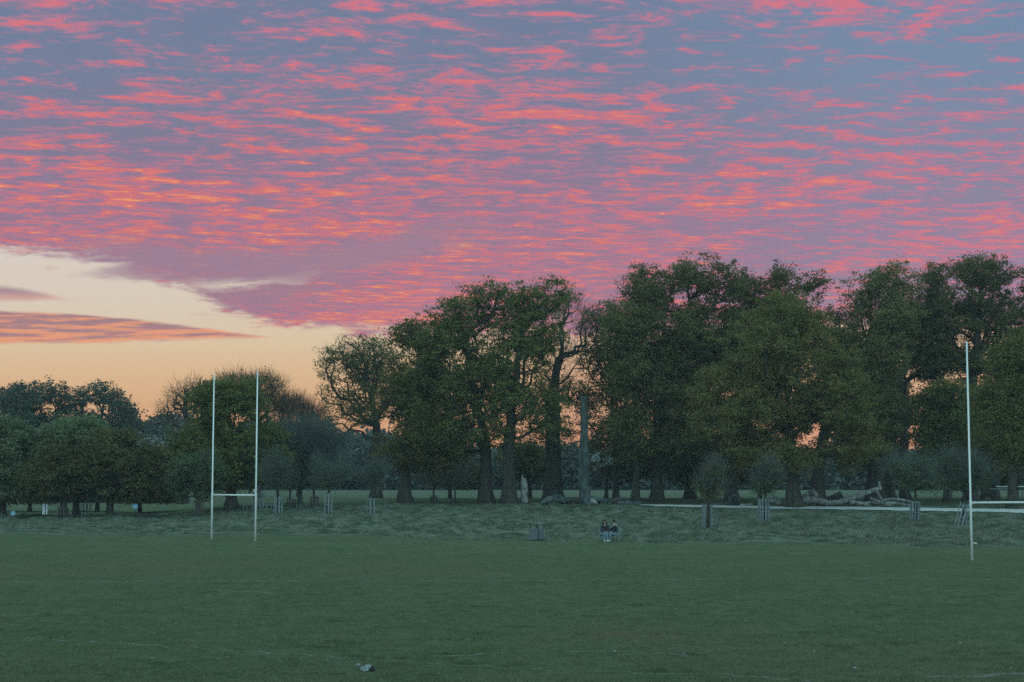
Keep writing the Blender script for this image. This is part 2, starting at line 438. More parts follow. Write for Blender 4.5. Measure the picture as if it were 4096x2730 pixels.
def grass_mat(name, rough_zone):
    def fn(nt, b):
        g = nt.n.new('ShaderNodeNewGeometry').outputs['Position']
        x, y, z = nt.sep(g)[:]
        fine = nt.noise(g, 9.0, 4, .7)
        fine2 = nt.noise(g, 30.0, 2, .7)
        med = nt.noise(nt.vec(nt.mul(x, .35), nt.mul(y, .22), z), 1.0, 4, .6)
        patch = nt.noise(nt.vec(nt.mul(x, .9), nt.mul(y, .45), 4.0), 1.0, 4, .62)
        mot = nt.noise(nt.vec(nt.mul(x, 2.2), nt.mul(y, .9), 2.0), 1.0, 5, .72)
        wear = nt.noise(nt.vec(nt.mul(x, .07), nt.mul(y, .045), 8.0), 1.0, 3, .55)
        c = nt.mix(nt.step(med, .35, .65), (.090, .120, .056), (.122, .140, .078))
        c = nt.mix(nt.mul(nt.step(fine, .40, .72), .55), c, (.14, .16, .105))
        c = nt.mix(nt.mul(nt.step(fine2, .50, .30), .55), c, (.046, .076, .034))
        c = nt.mix(nt.mul(nt.step(patch, .60, .72), .55), c, (.048, .084, .034))
        c = nt.mix(nt.mul(nt.step(mot, .44, .62), .42), c, (.165, .175, .105))
        c = nt.mix(nt.mul(nt.step(mot, .46, .30), .50), c, (.036, .062, .028))
        c = nt.mix(nt.mul(nt.step(wear, .48, .66), .45), c, (.15, .135, .085))
        # worn brownish strip in the middle distance
        dx = nt.div(nt.sub(x, 3.5), 3.2); dy = nt.div(nt.sub(y, 44.3), .9)
        r2 = nt.add(nt.mul(dx, dx), nt.mul(dy, dy))
        c = nt.mix(nt.mul(nt.step(nt.add(r2, nt.mul(patch, .8)), .3, 1.5, 1, 0), .4), c, (.20, .11, .08))
        for gx, gy in ((-18.8, 107.5), (26.6, 85.1)):
            dx = nt.div(nt.sub(x, gx), 3.4); dy = nt.div(nt.sub(y, gy), 1.6); r2 = nt.add(nt.mul(dx, dx), nt.mul(dy, dy))
            c = nt.mix(nt.mul(nt.step(nt.add(r2, nt.mul(mot, .9)), .5, 1.6, 1, 0), .35), c, (.12, .11, .07))
        # rough grass beyond the pitch: paler, strawy
        rz = nt.step(y, nt.add(106.0, nt.mul(x, -.32)), nt.add(112.0, nt.mul(x, -.32)))
        rz = nt.mul(rz, nt.step(y, 160, 172, 1, 0))
        tus = nt.noise(nt.vec(nt.mul(x, .8), nt.mul(y, .5), z), 1.0, 4, .65)
        rc = nt.mix(nt.step(tus, .40, .60), (.045, .070, .036), (.17, .185, .14))
        c = nt.mix(nt.mul(rz, .85), c, rc)
        bump(nt, b, nt.add(fine, nt.mul(mot, 1.2)), .10, 1.0)
        # shade beneath the grove, painted in as a darker ground colour
        grove_shade = nt.mul(nt.mul(nt.step(nt.add(y, nt.mul(mot, 4.0)), 164, 168), nt.step(y, 184, 194, 1, 0)), nt.step(x, -22, -4))
        c = nt.mix(nt.mul(grove_shade, .7), c, (.055, .060, .036))
        far = nt.step(y, 188, 205)
        c = nt.mix(far, c, nt.mix(nt.step(med, .35, .65), (.12, .135, .085), (.15, .165, .11)))
        return c
    return material(name, fn, 1.0, 0.0)


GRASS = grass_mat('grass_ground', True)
BLADE = leaf_mat('grass_blades', (.10, .12, .075), (.20, .21, .155), (.32, .32, .26), .3)
BLADED = leaf_mat('grass_blades_dark', (.055, .085, .035), (.075, .105, .045), (.10, .12, .06), .3)

# ------------------------------------------------------------------ ground
xs = np.unique(np.concatenate([np.linspace(-900, -130, 22), np.arange(-130, -62, 3), np.arange(-62, 62.1, .45), np.arange(65, 131, 3), np.linspace(130, 900, 22)]))
ys = np.unique(np.concatenate([np.linspace(-150, 20, 12), np.arange(20, 96, 2.0), np.arange(96, 186, .6), np.arange(186, 320, 4), np.linspace(320, 1300, 30)]))
XX, YY = np.meshgrid(xs, ys)
ZZ = ground(XX, YY)
nx, ny = len(xs), len(ys)
I = np.arange(nx * ny).reshape(ny, nx)
FF = np.stack([I[:-1, :-1], I[:-1, 1:], I[1:, 1:], I[1:, :-1]], -1).reshape(-1, 4)
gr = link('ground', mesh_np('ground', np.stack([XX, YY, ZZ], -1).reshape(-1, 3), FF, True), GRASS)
tag(gr, kind='structure')


def strip(name, upper, lower, mat, lift=.03, n=60, jit=0.0):
    """a sheet draped on the ground between two edges given where they are seen"""
    ux = np.array([p[0] for p in upper], float)
    rows = []
    t = np.linspace(ux[0], ux[-1], n)
    uy = np.interp(t, ux, [p[1] for p in upper]); ly = np.interp(t, [p[0] for p in lower], [p[1] for p in lower])
    rg = np.random.RandomState(3)
    A = [on_ground(a, b) for a, b in zip(t, uy)]; B = [on_ground(a, b + rg.uniform(-jit, jit)) for a, b in zip(t, ly)]
    m = 6; V = []
    for a, b in zip(A, B):
        for k in range(m):
            p = b.lerp(a, k / (m - 1)); V.append((p.x, p.y, gz(p.x, p.y) + lift))
    Fc = [(i * m + k, (i + 1) * m + k, (i + 1) * m + k + 1, i * m + k + 1) for i in range(n - 1) for k in range(m - 1)]
    o = link(name, mesh_np(name, np.array(V), np.array(Fc), True), mat)
    return tag(o, kind='structure')


PATHM = material('pale_gravel', lambda nt, b: two((.50, .50, .47), (.60, .60, .57), 1.2, 6)(nt, b), .9, .2)
strip('path', [(2560, 2021), (2700, 2022), (3000, 2026), (3400, 2030), (3800, 2036), (4096, 2040), (4700, 2050)],
      [(2560, 2024), (2700, 2030), (3000, 2036), (3400, 2041.5), (3800, 2048), (4096, 2054), (4700, 2066)], PATHM, .05, 120, 1.0)


def line_mat():
    m = bpy.data.materials.new('worn_line_paint'); m.use_nodes = True
    nt = NT(m.node_tree); b = m.node_tree.nodes['Principled BSDF']; b.inputs['Roughness'].default_value = .9
    g = nt.n.new('ShaderNodeNewGeometry').outputs['Position']
    n = nt.noise(g, 1.1, 5, .75); n2 = nt.noise(g, 14.0, 3, .7)
    a = nt.mul(nt.step(nt.add(n, nt.mul(n2, .6)), .60, 1.0), .30)
    b.inputs['Base Color'].default_value = (.36, .40, .38, 1); nt.l.new(a, b.inputs['Alpha'])
    return m


LINE = line_mat()


def pitch_line(pts, w=.09):
    w *= 1.35
    P = []
    for (a, b), (c, d) in zip(pts, pts[1:]):
        k = max(2, int(abs(c - a) / 50))
        P += [on_ground(a + (c - a) * i / k, b + (d - b) * i / k) for i in range(k)]
    P.append(on_ground(*pts[-1])); V = []
    for i, p in enumerate(P):
        d = (P[min(i + 1, len(P) - 1)] - P[max(i - 1, 0)]); d.z = 0; d.normalize(); nrm = Vector((-d.y, d.x, 0)) * w / 2
        for q in (p - nrm, p + nrm): V.append((q.x, q.y, gz(q.x, q.y) + .012))
    Fc = [(2 * i, 2 * i + 2, 2 * i + 3, 2 * i + 1) for i in range(len(P) - 1)]
    tag(link('pitch_marking', mesh_np('pitch_marking', np.array(V), np.array(Fc)), LINE), kind='structure')


pitch_line([(-60, 2333), (700, 2328), (1400, 2326), (2100, 2327)], .24)
pitch_line([(2090, 2324), (2700, 2321), (3300, 2317), (4160, 2322)], .24)
pitch_line([(0, 2553), (560, 2585), (1200, 2626), (2048, 2682), (3000, 2712), (3300, 2740)], .11)
pitch_line([(1650, 2634), (2040, 2622)], .14)
pitch_line([(2220, 2607), (2480, 2614), (2740, 2628)], .14)
pitch_line([(1030, 2169), (1800, 2188), (2400, 2206), (2860, 2222)], .12)
pitch_line([(700, 2132), (1500, 2140), (2300, 2163), (2620, 2176)], .12)
pitch_line([(3100, 2272), (4140, 2296)], .12)
pitch_line([(150, 2486), (430, 2500)], .13)
pitch_line([(870, 2364), (1000, 2370), (1100, 2378)], .18)
pitch_line([(0, 2120), (300, 2122), (700, 2132)], .14)
pitch_line([(3700, 2716), (4000, 2708), (4160, 2700)], .2)
pitch_line([(0, 2735), (20, 2736)], .1)

# ------------------------------------------------------------------ grass (uncountable)
def blades(name, pts, hs, mat, per=7, spread=.18, wid=.02, seed=1, lean=.5):
    rg = np.random.RandomState(seed); n = len(pts)
    c = np.repeat(pts, per, 0); h = np.repeat(hs, per)
    off = rg.normal(0, spread, (n * per, 2)); c = c.copy(); c[:, :2] += off
    c[:, 2] = ground(c[:, 0], c[:, 1]) - .01
    a = rg.rand(n * per) * 2 * np.pi; hh = h * rg.uniform(.5, 1.1, n * per)
    wx = np.cos(a) * wid * rg.uniform(.6, 1.6, n * per); wy = np.sin(a) * wid * rg.uniform(.6, 1.6, n * per)
    lx, ly = rg.normal(0, lean, n * per) * hh, rg.normal(0, lean, n * per) * hh
    v0 = c + np.stack([wx, wy, 0 * wx], 1); v1 = c - np.stack([wx, wy, 0 * wx], 1); v2 = c + np.stack([lx, ly, hh], 1)
    V = np.stack([v0, v1, v2], 1).reshape(-1, 3)
    o = link(name, mesh_np(name, V, np.arange(n * per * 3).reshape(-1, 3), False, np.repeat(rg.rand(n), per) * .6 + rg.rand(n * per) * .4), mat)
    return tag(o, kind='stuff')


rg = np.random.RandomState(11)
N = 46000
yy_ = 100 + 66 * rg.rand(N) ** 1.1; xx_ = (rg.rand(N) * 2 - 1) * (.345 * yy_)
dens = vnoise(xx_ * .7 + 3, yy_ * .45) * .6 + vnoise(xx_ * 2.1, yy_ * 1.3 + 9) * .4
keep = (yy_ > rough_edge(xx_) + 1 - rg.rand(N) * 3) & (dens > .52 + .08 * rg.rand(N))
pmid = path_mid(xx_)
ptsg = np.stack([xx_, yy_, 0 * xx_], 1)[keep]
# keep the path clear of tufts
def near_path(p):
    d = (p[:, 1]); scr = 1913 + (CAMH - ground(p[:, 0], p[:, 1], False)) * F / d; px = 2048 + F * p[:, 0] / d
    up = np.interp(px, [2560, 3000, 3400, 3800, 4096, 4700], [2019, 2023, 2027, 2033, 2037, 2046]); lo = np.interp(px, [2560, 3000, 3400, 4096, 4700], [2026, 2040, 2047, 2059, 2071])
    return (px > 2560) & (scr > up) & (scr < lo)
ptsg = ptsg[~near_path(ptsg)]
tag(blades('rough_grass', ptsg, rg.uniform(.10, .36, len(ptsg)), BLADE, 7, .15, .028, 2), 'tussocky pale rough grass between the mown pitch and the trees', 'grass')
# darker low tufts on the pitch itself
tp = []
for _ in range(95):
    px, py = rg.uniform(0, 4096), rg.choice([rg.uniform(2330, 2520), rg.uniform(2520, 2735)])
    p = on_ground(px, py)
    for _k2 in range(rg.randint(8, 26)): tp.append((p.x + rg.normal(0, .34), p.y + rg.normal(0, .22), 0))
tp = np.array(tp)
tag(blades('short_grass_tuft', tp, rg.uniform(.02, .07, len(tp)), BLADED, 9, .06, .009, 3), 'dark low weed tufts scattered over the mown pitch', 'grass')
N = 80000
yy_ = 30 + 60 * rg.rand(N) ** 2.0; xx_ = (rg.rand(N) * 2 - 1) * (.34 * yy_)
tag(blades('mown_grass', np.stack([xx_, yy_, 0 * xx_], 1), rg.uniform(.02, .075, N), leaf_mat('mown_blades', (.130, .158, .080), (.18, .20, .115), (.28, .30, .20)), 5, .10, .011, 4), 'short mown grass covering the near pitch', 'grass')


# ------------------------------------------------------------------ trees
BG = 'tall oaks in the grove'
def frusta(P0, P1, R0, R1, n=5):
    d = P1 - P0; ln = np.linalg.norm(d, axis=1, keepdims=True) + 1e-6; d = d / ln
    up = np.where(np.abs(d[:, 2:3]) > .9, np.array([[1., 0, 0]]), np.array([[0, 0, 1.]]))
    a = np.cross(d, up); a /= np.linalg.norm(a, axis=1, keepdims=True) + 1e-9; b = np.cross(d, a)
    t = np.arange(n) * 2 * np.pi / n
    ring = a[:, None, :] * np.cos(t)[None, :, None] + b[:, None, :] * np.sin(t)[None, :, None]
    v0 = P0[:, None, :] + ring * R0[:, None, None]; v1 = P1[:, None, :] + ring * R1[:, None, None]
    V = np.concatenate([v0, v1], 1).reshape(-1, 3)
    k = np.arange(n); q = (k + 1) % n
    f = np.stack([k, q, n + q, n + k], 1)[None] + (np.arange(len(P0)) * 2 * n)[:, None, None]
    return V, f.reshape(-1, 4)


def leaves(C, size, rg, flat=.35, asp=.55):
    n = len(C)
    a = rg.normal(0, 1, (n, 3)); a[:, 2] *= flat + .3; a /= np.linalg.norm(a, axis=1, keepdims=True)
    b = rg.normal(0, 1, (n, 3)); b = np.cross(a, b); b /= np.linalg.norm(b, axis=1, keepdims=True) + 1e-9
    s = size * rg.uniform(.4, 1.5, (n, 1)) * .5
    V = np.stack([C - a * s, C - b * s * asp, C + a * s, C + b * s * asp], 1).reshape(-1, 3)
    return V, np.arange(n * 4).reshape(-1, 4)


def twigs(C, dirs, length, w, rg):
    n = len(C)
    l = length * rg.uniform(.5, 1.4, (n, 1)); d = dirs / (np.linalg.norm(dirs, axis=1, keepdims=True) + 1e-9)
    s = np.cross(d, rg.normal(0, 1, (n, 3))); s /= np.linalg.norm(s, axis=1, keepdims=True) + 1e-9
    bend = rg.normal(0, .12, (n, 3)) * l
    V = np.stack([C - s * w, C + s * w, C + d * l + bend + s * w * .35, C + d * l + bend - s * w * .35], 1).reshape(-1, 3)
    return V, np.arange(n * 4).reshape(-1, 4)


def make_tree(name, label, px, Y, half, ells, mat, fork=None, n_tips=260, per=150, clump=1.05, leaf=.27, seed=1, twig=0,
              lean=0.0, depth=None, group='park trees behind the pitch', cat='tree', bark=None, tw_mat=None, tip_r=.035,
              trunk_label=None, mind=1.25, crook=.07, radial=0.0, hole=-.14, low=.0, twl=.5, tww=.012, topbare=0.0, bx=None):
    if group == BG and leaf > .2 and per > 40: leaf *= .82; per = int(per * 1.4)
    rg = np.random.RandomState(seed)
    base = stand(px, Y) if bx is None else bx
    Y = base.y; s = F / Y; B = np.array(base)
    E = []
    for cx, cy, rx, ry in ells:
        c = at(cx, cy, Y); dr = (depth if depth else rx * .95) / s
        E.append((np.array(c) - B, np.array([rx / s, dr, ry / s])))
    vol = np.array([e[1].prod() for e in E]); vol = vol / vol.sum()
    # crown tips: spread points inside the crown, kept apart, favouring the outer shell
    tips = []; tries = 0
    grid = {}
    md = mind
    while len(tips) < n_tips and tries < n_tips * 30:
        tries += 1
        k = rg.choice(len(E), p=vol); c, r = E[k]
        v = rg.normal(0, 1, 3); v /= np.linalg.norm(v); q = rg.rand() ** .42
        p = c + v * r * q
        p[2] += -.12 * r[2] * (q > .9) * (v[2] < 0)
        if p[2] < 1.2: continue
        if mnoise.noise(Vector(p) * .30 * (1.25 / mind) + Vector((seed, 0, 0))) < hole: continue
        key = tuple((p // md).astype(int)); ok = True
        for i in (-1, 0, 1):
            for j in (-1, 0, 1):
                for l in (-1, 0, 1):
                    for o_ in grid.get((key[0] + i, key[1] + j, key[2] + l), ()):
                        if (o_[0] - p[0]) ** 2 + (o_[1] - p[1]) ** 2 + (o_[2] - p[2]) ** 2 < md * md: ok = False; break
        if not ok:
            md *= .9995; continue
        grid.setdefault(key, []).append(p); tips.append(p)
    tips = np.array(tips)
    cen = (np.array([e[0] for e in E]) * vol[:, None]).sum(0)
    R0 = half / s
    fz = (np.array(at(px, fork, Y))[2] - B[2]) if fork else max(1.2, tips[:, 2].min() + .15 * (tips[:, 2].max() - tips[:, 2].min()))
    topz = tips[:, 2].max()
    # trunk nodes
    nodes, par, plen = [np.zeros(3)], [-1], [0.0]
    zs = np.arange(.8, fz + .01, .9) if fz > 1.7 else np.array([fz])
    lx = lean
    for z in zs:
        w = rg.normal(0, .05 * min(R0, .6), 2)
        nodes.append(np.array([lx * z + w[0], w[1], z])); par.append(len(nodes) - 2); plen.append(z)
    ntr = len(nodes)
    # a leader that carries on up through the crown
    tp_ = nodes[-1].copy(); aim = np.array([cen[0], cen[1], topz * .86])
    stp = max(3, int((aim[2] - tp_[2]) / 1.3))
    for k in range(1, stp + 1):
        q = tp_ + (aim - tp_) * (k / stp) ** 1.0; w = rg.normal(0, .22, 3) * min(1, R0); w[2] *= .3
        nodes.append(q + w); par.append(len(nodes) - 2); plen.append(plen[-1] + np.linalg.norm(nodes[-1] - nodes[-2]))
    order = np.argsort(np.linalg.norm(tips - nodes[ntr - 1], axis=1) + rg.rand(len(tips)) * 1.5)
    NA = np.zeros((len(tips) * 12 + 200, 3)); cnt = len(nodes); NA[:cnt] = nodes; PL = np.zeros(len(NA)); PL[:cnt] = plen
    minn = max(1, ntr - 3)
    tip_idx = []
    for t in tips[order]:
        d = np.linalg.norm(NA[minn:cnt] - t, axis=1)
        cost = d * 1.0 + PL[minn:cnt] * .32 + np.maximum(0, NA[minn:cnt, 2] - t[2] - .3) * .9
        j = int(np.argmin(cost)) + minn
        a = NA[j]; dist = np.linalg.norm(t - a); k = min(10, max(1, int(dist / .9)))
        bow = np.array([0, 0, 1.0]) * dist * .13 * (1 if t[2] > a[2] - 1 else -.5) + rg.normal(0, .07, 3) * dist
        prev = j
        for i in range(1, k + 1):
            f = i / k; q = a + (t - a) * f + bow * (4 * f * (1 - f)) + rg.normal(0, crook * 2.2, 3) * (i < k)
            NA[cnt] = q; PL[cnt] = PL[prev] + np.linalg.norm(q - NA[prev]); par.append(prev); prev = cnt; cnt += 1
            if cnt >= len(NA) - 20: break
        tip_idx.append(prev)
        if cnt >= len(NA) - 20: break
    NA = NA[:cnt]; par = np.array(par)
    # pipe-model radii
    acc = np.zeros(cnt); acc[tip_idx] = 1.0; acc = np.maximum(acc, 0)
    haschild = np.zeros(cnt, bool); haschild[par[1:]] = True
    acc[~haschild] = np.maximum(acc[~haschild], 1.0)
    for i in range(cnt - 1, 0, -1): acc[par[i]] += acc[i]
    ex = max(.36, min(.75, math.log(R0 * .9 / tip_r) / math.log(max(2, acc[1]))))
    rad = tip_r * acc ** ex
    # trunk mesh, flared at the root
    root = empty(name, base, label, cat, group)
    tb = MB(); tp, tr = [], []
    for i in range(ntr):
        z = NA[i][2]; fl = 1 + .55 * math.exp(-z / (.9 * R0 + .25)) if R0 > .12 else 1.1
        tp.append(Vector(NA[i]) - (Vector((0, 0, .25)) if i == 0 else Vector())); tr.append(R0 * (1 - (1 - 0 - .80) * 0) * (1 - .18 * i / max(1, ntr - 1)) * fl)
        if i == 0 and R0 > .12:
            tp.append(Vector((lean * .3, 0, .3))); tr.append(R0 * (1 + .55 * math.exp(-.3 / (.9 * R0 + .25))))
    nxt = NA[ntr] if cnt > ntr else NA[-1] + 1
    tp.append(Vector(NA[ntr - 1] + (nxt - NA[ntr - 1]) * .7)); tr.append(min(rad[min(ntr, cnt - 1)], R0 * .75))
    tb.tube(tp, tr, 14, jit=.07, seed=seed)
    tk = tb.build('trunk', bark or BARK, root, smooth=True)
    if trunk_label: tk['label'] = trunk_label
    i = np.arange(ntr, cnt)
    r0 = np.minimum(rad[par[i]], R0 * .8); r0 = np.minimum(r0, rad[i] * 1.35 + .01)
    big = rad[i] > .07
    Vs, Fs = frusta(NA[par[i]][big], NA[i][big], r0[big], rad[i][big], 6)
    V2, F2 = frusta(NA[par[i]][~big], NA[i][~big], r0[~big], rad[i][~big], 3)
    V = np.concatenate([Vs, V2]); Fq = np.concatenate([Fs, F2 + len(Vs)])
    T = NA[tip_idx]
    if twig:
        c = np.repeat(T, twig, 0); off = rg.normal(0, clump * .5, c.shape); dv = off + (np.repeat(T, twig, 0) - cen) * .12 + np.array([0, 0, .25])
        if radial: rd = np.repeat(T, twig, 0) - np.array([0, 0, fz - .3]); dv = off * .6 + rd / np.linalg.norm(rd, axis=1, keepdims=True) * radial + np.array([0, 0, .12])
        V3, F3 = twigs(c + off * .9, dv, twl, tww, rg)
        tree_tw = (V3, F3)
    link('branches', mesh_np('branches', V, Fq, True), bark or BARK, root)
    if twig:
        link('twigs', mesh_np('twigs', tree_tw[0], tree_tw[1], False, np.zeros(len(tree_tw[1]))), tw_mat or TWIG, root)
    if per:
        keep = np.ones(len(T), bool)
        if topbare > 0: keep = rg.rand(len(T)) > topbare * (T[:, 2] > cen[2])
        T2 = T[keep]
        sub = 5
        # each clump is a few tight sprays of leaves with air between them
        sc = np.repeat(T2, sub, 0) + rg.normal(0, 1, (len(T2) * sub, 3)) * clump * np.array([.55, .55, .38])
        sr = rg.uniform(.35, 1.15, (len(sc), 1)) * clump * .42
        m = max(1, per // sub)
        C = np.repeat(sc, m, 0) + rg.normal(0, 1, (len(sc) * m, 3)) * np.repeat(sr, m, 0) * np.array([1, 1, .6])
        C = C[C[:, 2] > 1.0 + low]
        V, Fq = leaves(C, leaf, rg)
        link('crown', mesh_np('crown', V, Fq, False, rg.rand(len(C))), mat, root)
    return root


T = make_tree
BG = 'tall oaks in the grove'
# --- tall grove, left to right
T('oak_tree', 'sparse silhouetted oak with open crown against the orange sky, left edge of the grove', 1505, 196, 20,
  [(1400, 1470, 135, 115), (1350, 1590, 90, 80), (1510, 1430, 120, 95), (1450, 1610, 130, 100), (1340, 1690, 85, 55), (1590, 1540, 100, 130)], L['dark'], fork=1700, n_tips=360, per=58, clump=.9, leaf=.26, seed=21, crook=.12, twig=14, group=BG, tip_r=.045, mind=1.2)
T('oak_tree', 'stout oak with brownish low skirts, its trunk just left of the two paired trunks', 1620, 172, 25,
  [(1670, 1440, 120, 110), (1640, 1370, 80, 80), (1620, 1600, 120, 130), (1720, 1700, 170, 140), (1590, 1800, 100, 100), (1760, 1820, 120, 70)], L['olive'], fork=1900, n_tips=330, per=150, clump=1.0, seed=22, group=BG)
T('oak_tree', 'big dark green oak, left of the two paired tall trunks', 1943, 171, 26,
  [(1790, 1410, 150, 160), (1800, 1290, 90, 100), (1890, 1270, 130, 120), (1975, 1215, 90, 85), (1720, 1590, 130, 140), (1900, 1530, 170, 130), (1830, 1710, 180, 90)], L['green'], fork=1760, n_tips=470, per=110, clump=.98, hole=-.24, seed=23, group=BG)
T('oak_tree', 'big dark green oak, right of the two paired tall trunks', 2036, 169, 27,
  [(2110, 1240, 100, 110), (2225, 1175, 60, 65), (2070, 1390, 140, 110), (2190, 1330, 90, 90), (2060, 1560, 130, 120), (2180, 1650, 110, 90), (2010, 1700, 110, 70)], L['green'], fork=1740, n_tips=350, per=105, clump=.95, hole=-.24, seed=24, group=BG)
T('oak_tree', 'half bare oak with thick dark trunk and dead upper branches behind the log pile', 2212, 177, 34,
  [(2290, 1245, 80, 80), (2240, 1400, 120, 110), (2330, 1330, 90, 80), (2230, 1560, 120, 110), (2320, 1650, 90, 110), (2200, 1760, 120, 90)], L['dark'], fork=1560, n_tips=260, per=60, clump=.85, seed=25, crook=.16, twig=26, twl=.8, group=BG, topbare=.75, tip_r=.024)
T('oak_tree', 'thin open oak with sky showing through, just right of the dead pole', 2463, 180, 13,
  [(2410, 1290, 80, 80), (2440, 1440, 110, 130), (2400, 1600, 90, 100), (2480, 1720, 110, 90)], L['dark'], fork=1800, n_tips=230, per=70, clump=.85, seed=26, twig=8, group=BG, tip_r=.04)
T('oak_tree', 'leafy oak on a slim leaning trunk between two wider trunks', 2543, 173, 15,
  [(2530, 1330, 120, 130), (2560, 1520, 130, 140), (2520, 1720, 120, 110)], L['dark'], fork=1830, n_tips=260, per=130, seed=27, group=BG, lean=.02)
T('oak_tree', 'tall broad oak with the highest crown left of the olive tree', 2628, 175, 24,
  [(2600, 1180, 130, 110), (2790, 1110, 150, 80), (2690, 1140, 110, 90), (2500, 1230, 70, 70), (2700, 1330, 190, 150), (2600, 1500, 150, 160), (2620, 1720, 170, 110), (2900, 1170, 90, 80)], L['dark'], fork=1800, n_tips=600, per=140, clump=1.0, seed=28, group=BG, topbare=.12)
T('oak_tree', 'dark oak behind the olive tree, forking trunk with a burr at the foot', 2925, 178, 23,
  [(3010, 1160, 120, 80), (3140, 1140, 110, 70), (3240, 1150, 60, 60), (2960, 1350, 160, 150), (3130, 1300, 150, 130), (2900, 1700, 160, 120)], L['dark'], fork=1830, n_tips=420, per=140, seed=29, group=BG)
T('oak_tree', 'large olive green oak in front of the grove with crown reaching low', 3175, 160, 28,
  [(3110, 1400, 230, 190), (3150, 1290, 150, 110), (3010, 1620, 240, 210), (3250, 1590, 240, 240), (3360, 1740, 170, 130), (2880, 1680, 110, 150), (3110, 1790, 240, 90)], L['olive'], fork=1840, n_tips=800, per=170, clump=1.0, leaf=.25, seed=30, group=BG, mind=1.1)
T('oak_tree', 'dark oak trunk standing directly right behind the olive tree', 3272, 174, 26,
  [(3330, 1350, 120, 130), (3420, 1480, 140, 150), (3330, 1650, 150, 120)], L['dark'], fork=1850, n_tips=260, per=130, seed=31, group=BG)
T('oak_tree', 'tall oak rising behind the fallen logs', 3503, 176, 32,
  [(3470, 1160, 80, 70), (3580, 1130, 100, 70), (3530, 1260, 140, 100), (3480, 1430, 150, 140), (3460, 1650, 150, 130), (3450, 1790, 130, 70)], L['dark'], fork=1800, n_tips=430, per=140, seed=32, group=BG, topbare=.1)
T('oak_tree', 'tall oak with long bare trunk and sky on both sides of it', 3620, 184, 19,
  [(3690, 1170, 90, 80), (3650, 1320, 130, 120), (3720, 1400, 110, 110)], L['dark'], fork=1480, n_tips=260, per=130, seed=33, group=BG)
T('oak_tree', 'highest oak at the right with forked dark limbs and open top', 3885, 182, 24,
  [(3800, 1110, 100, 75), (3920, 1085, 110, 75), (4030, 1130, 110, 80), (4120, 1180, 90, 100), (3840, 1260, 150, 110), (3980, 1300, 140, 110), (3760, 1400, 120, 110), (4080, 1400, 120, 120), (3900, 1450, 100, 80)], L['dark'], fork=1640, n_tips=620, per=115, clump=.95, seed=34, group=BG, topbare=.15)
T('oak_tree', 'rounded mid green tree under the highest oak, left of the right goalpost', 3790, 176, 15,
  [(3790, 1640, 115, 110), (3770, 1760, 110, 90)], L['green'], fork=1860, n_tips=230, per=150, seed=35, group=BG)
T('oak_tree', 'olive brown oak at the right edge of the view', 4052, 158, 20,
  [(4090, 1480, 130, 140), (4030, 1640, 130, 130), (4190, 1560, 130, 180), (4080, 1770, 150, 100)], L['olive'], fork=1850, n_tips=420, per=150, seed=36, group=BG)
T('oak_tree', 'dark oak trunk seen under the right edge crowns', 3985, 186, 14,
  [(4000, 1660, 120, 130), (3960, 1800, 110, 80)], L['brown'], fork=1880, n_tips=200, per=120, seed=37, group=BG)
for a_ in (('oak_tree', 'dense oak filling the grove between the wide trunk and the olive oak', 2760, 196, 20, [(2740, 1500, 150, 190), (2830, 1420, 120, 150), (2700, 1700, 140, 130)], 'dark', 92, 420),
           ('oak_tree', 'oak at the back of the grove under the tall bare trunked oak', 3560, 204, 20, [(3540, 1640, 140, 150), (3480, 1780, 130, 80)], 'dark', 94, 300),
           ('oak_tree', 'oak at the back right of the grove behind the right goalpost', 3960, 206, 20, [(3930, 1680, 150, 130), (4060, 1560, 120, 150)], 'dark', 96, 330)):
    T(a_[0], a_[1], a_[2], a_[3], a_[4], a_[5], L[a_[6]], fork=1850, n_tips=a_[8], per=110, clump=1.15, leaf=.32, seed=a_[7], group=BG, mind=1.4)
# --- left side
LG = 'trees left of the grove'
T('field_maple', 'bright green tree rising behind the left goal', 925, 160, 21,
  [(850, 1640, 95, 115), (975, 1630, 90, 105), (910, 1590, 70, 75), (780, 1780, 110, 100), (1010, 1790, 130, 120), (890, 1860, 180, 95), (720, 1880, 80, 80), (1080, 1850, 80, 80)], L['green'], fork=1960, hole=-.3, n_tips=640, per=150, clump=.85, leaf=.23, seed=41, group=LG, mind=.95)
T('hawthorn_tree', 'greyish round tree growing out of the dark slatted guard by the left goalpost', 795, 151, 11,
  [(790, 1900, 110, 100)], L['grey'], fork=1995, n_tips=220, per=120, clump=.6, leaf=.17, seed=42, group=LG, mind=.7)
T('field_maple', 'dark round tree on a stout trunk, right of the round sign', 440, 157, 14,
  [(450, 1850, 130, 130), (560, 1880, 100, 110), (640, 1890, 80, 90)], L['dark'], fork=1980, n_tips=380, per=140, clump=.8, leaf=.22, seed=43, group=LG, mind=.95)
T('field_maple', 'wide domed olive tree left of the round sign', 306, 159, 14,
  [(310, 1770, 140, 95), (380, 1850, 150, 130), (260, 1880, 130, 110), (200, 1790, 80, 80)], L['grey'], fork=1990, n_tips=440, per=150, clump=.8, leaf=.22, seed=44, group=LG, mind=.95)
T('field_maple', 'dark tree on a thick trunk beside the notice board', 255, 155, 13,
  [(230, 1890, 110, 100), (180, 1930, 90, 70)], L['dark'], fork=2000, n_tips=240, per=140, clump=.7, leaf=.2, seed=45, group=LG, mind=.8)
T('field_maple', 'broad tree at the left edge of the view with spreading low crown', 12, 158, 14,
  [(50, 1790, 130, 120), (-60, 1800, 120, 140), (100, 1890, 120, 100), (10, 1930, 140, 80)], L['grey'], fork=2000, n_tips=420, per=150, clump=.8, leaf=.22, seed=46, group=LG, mind=.95)
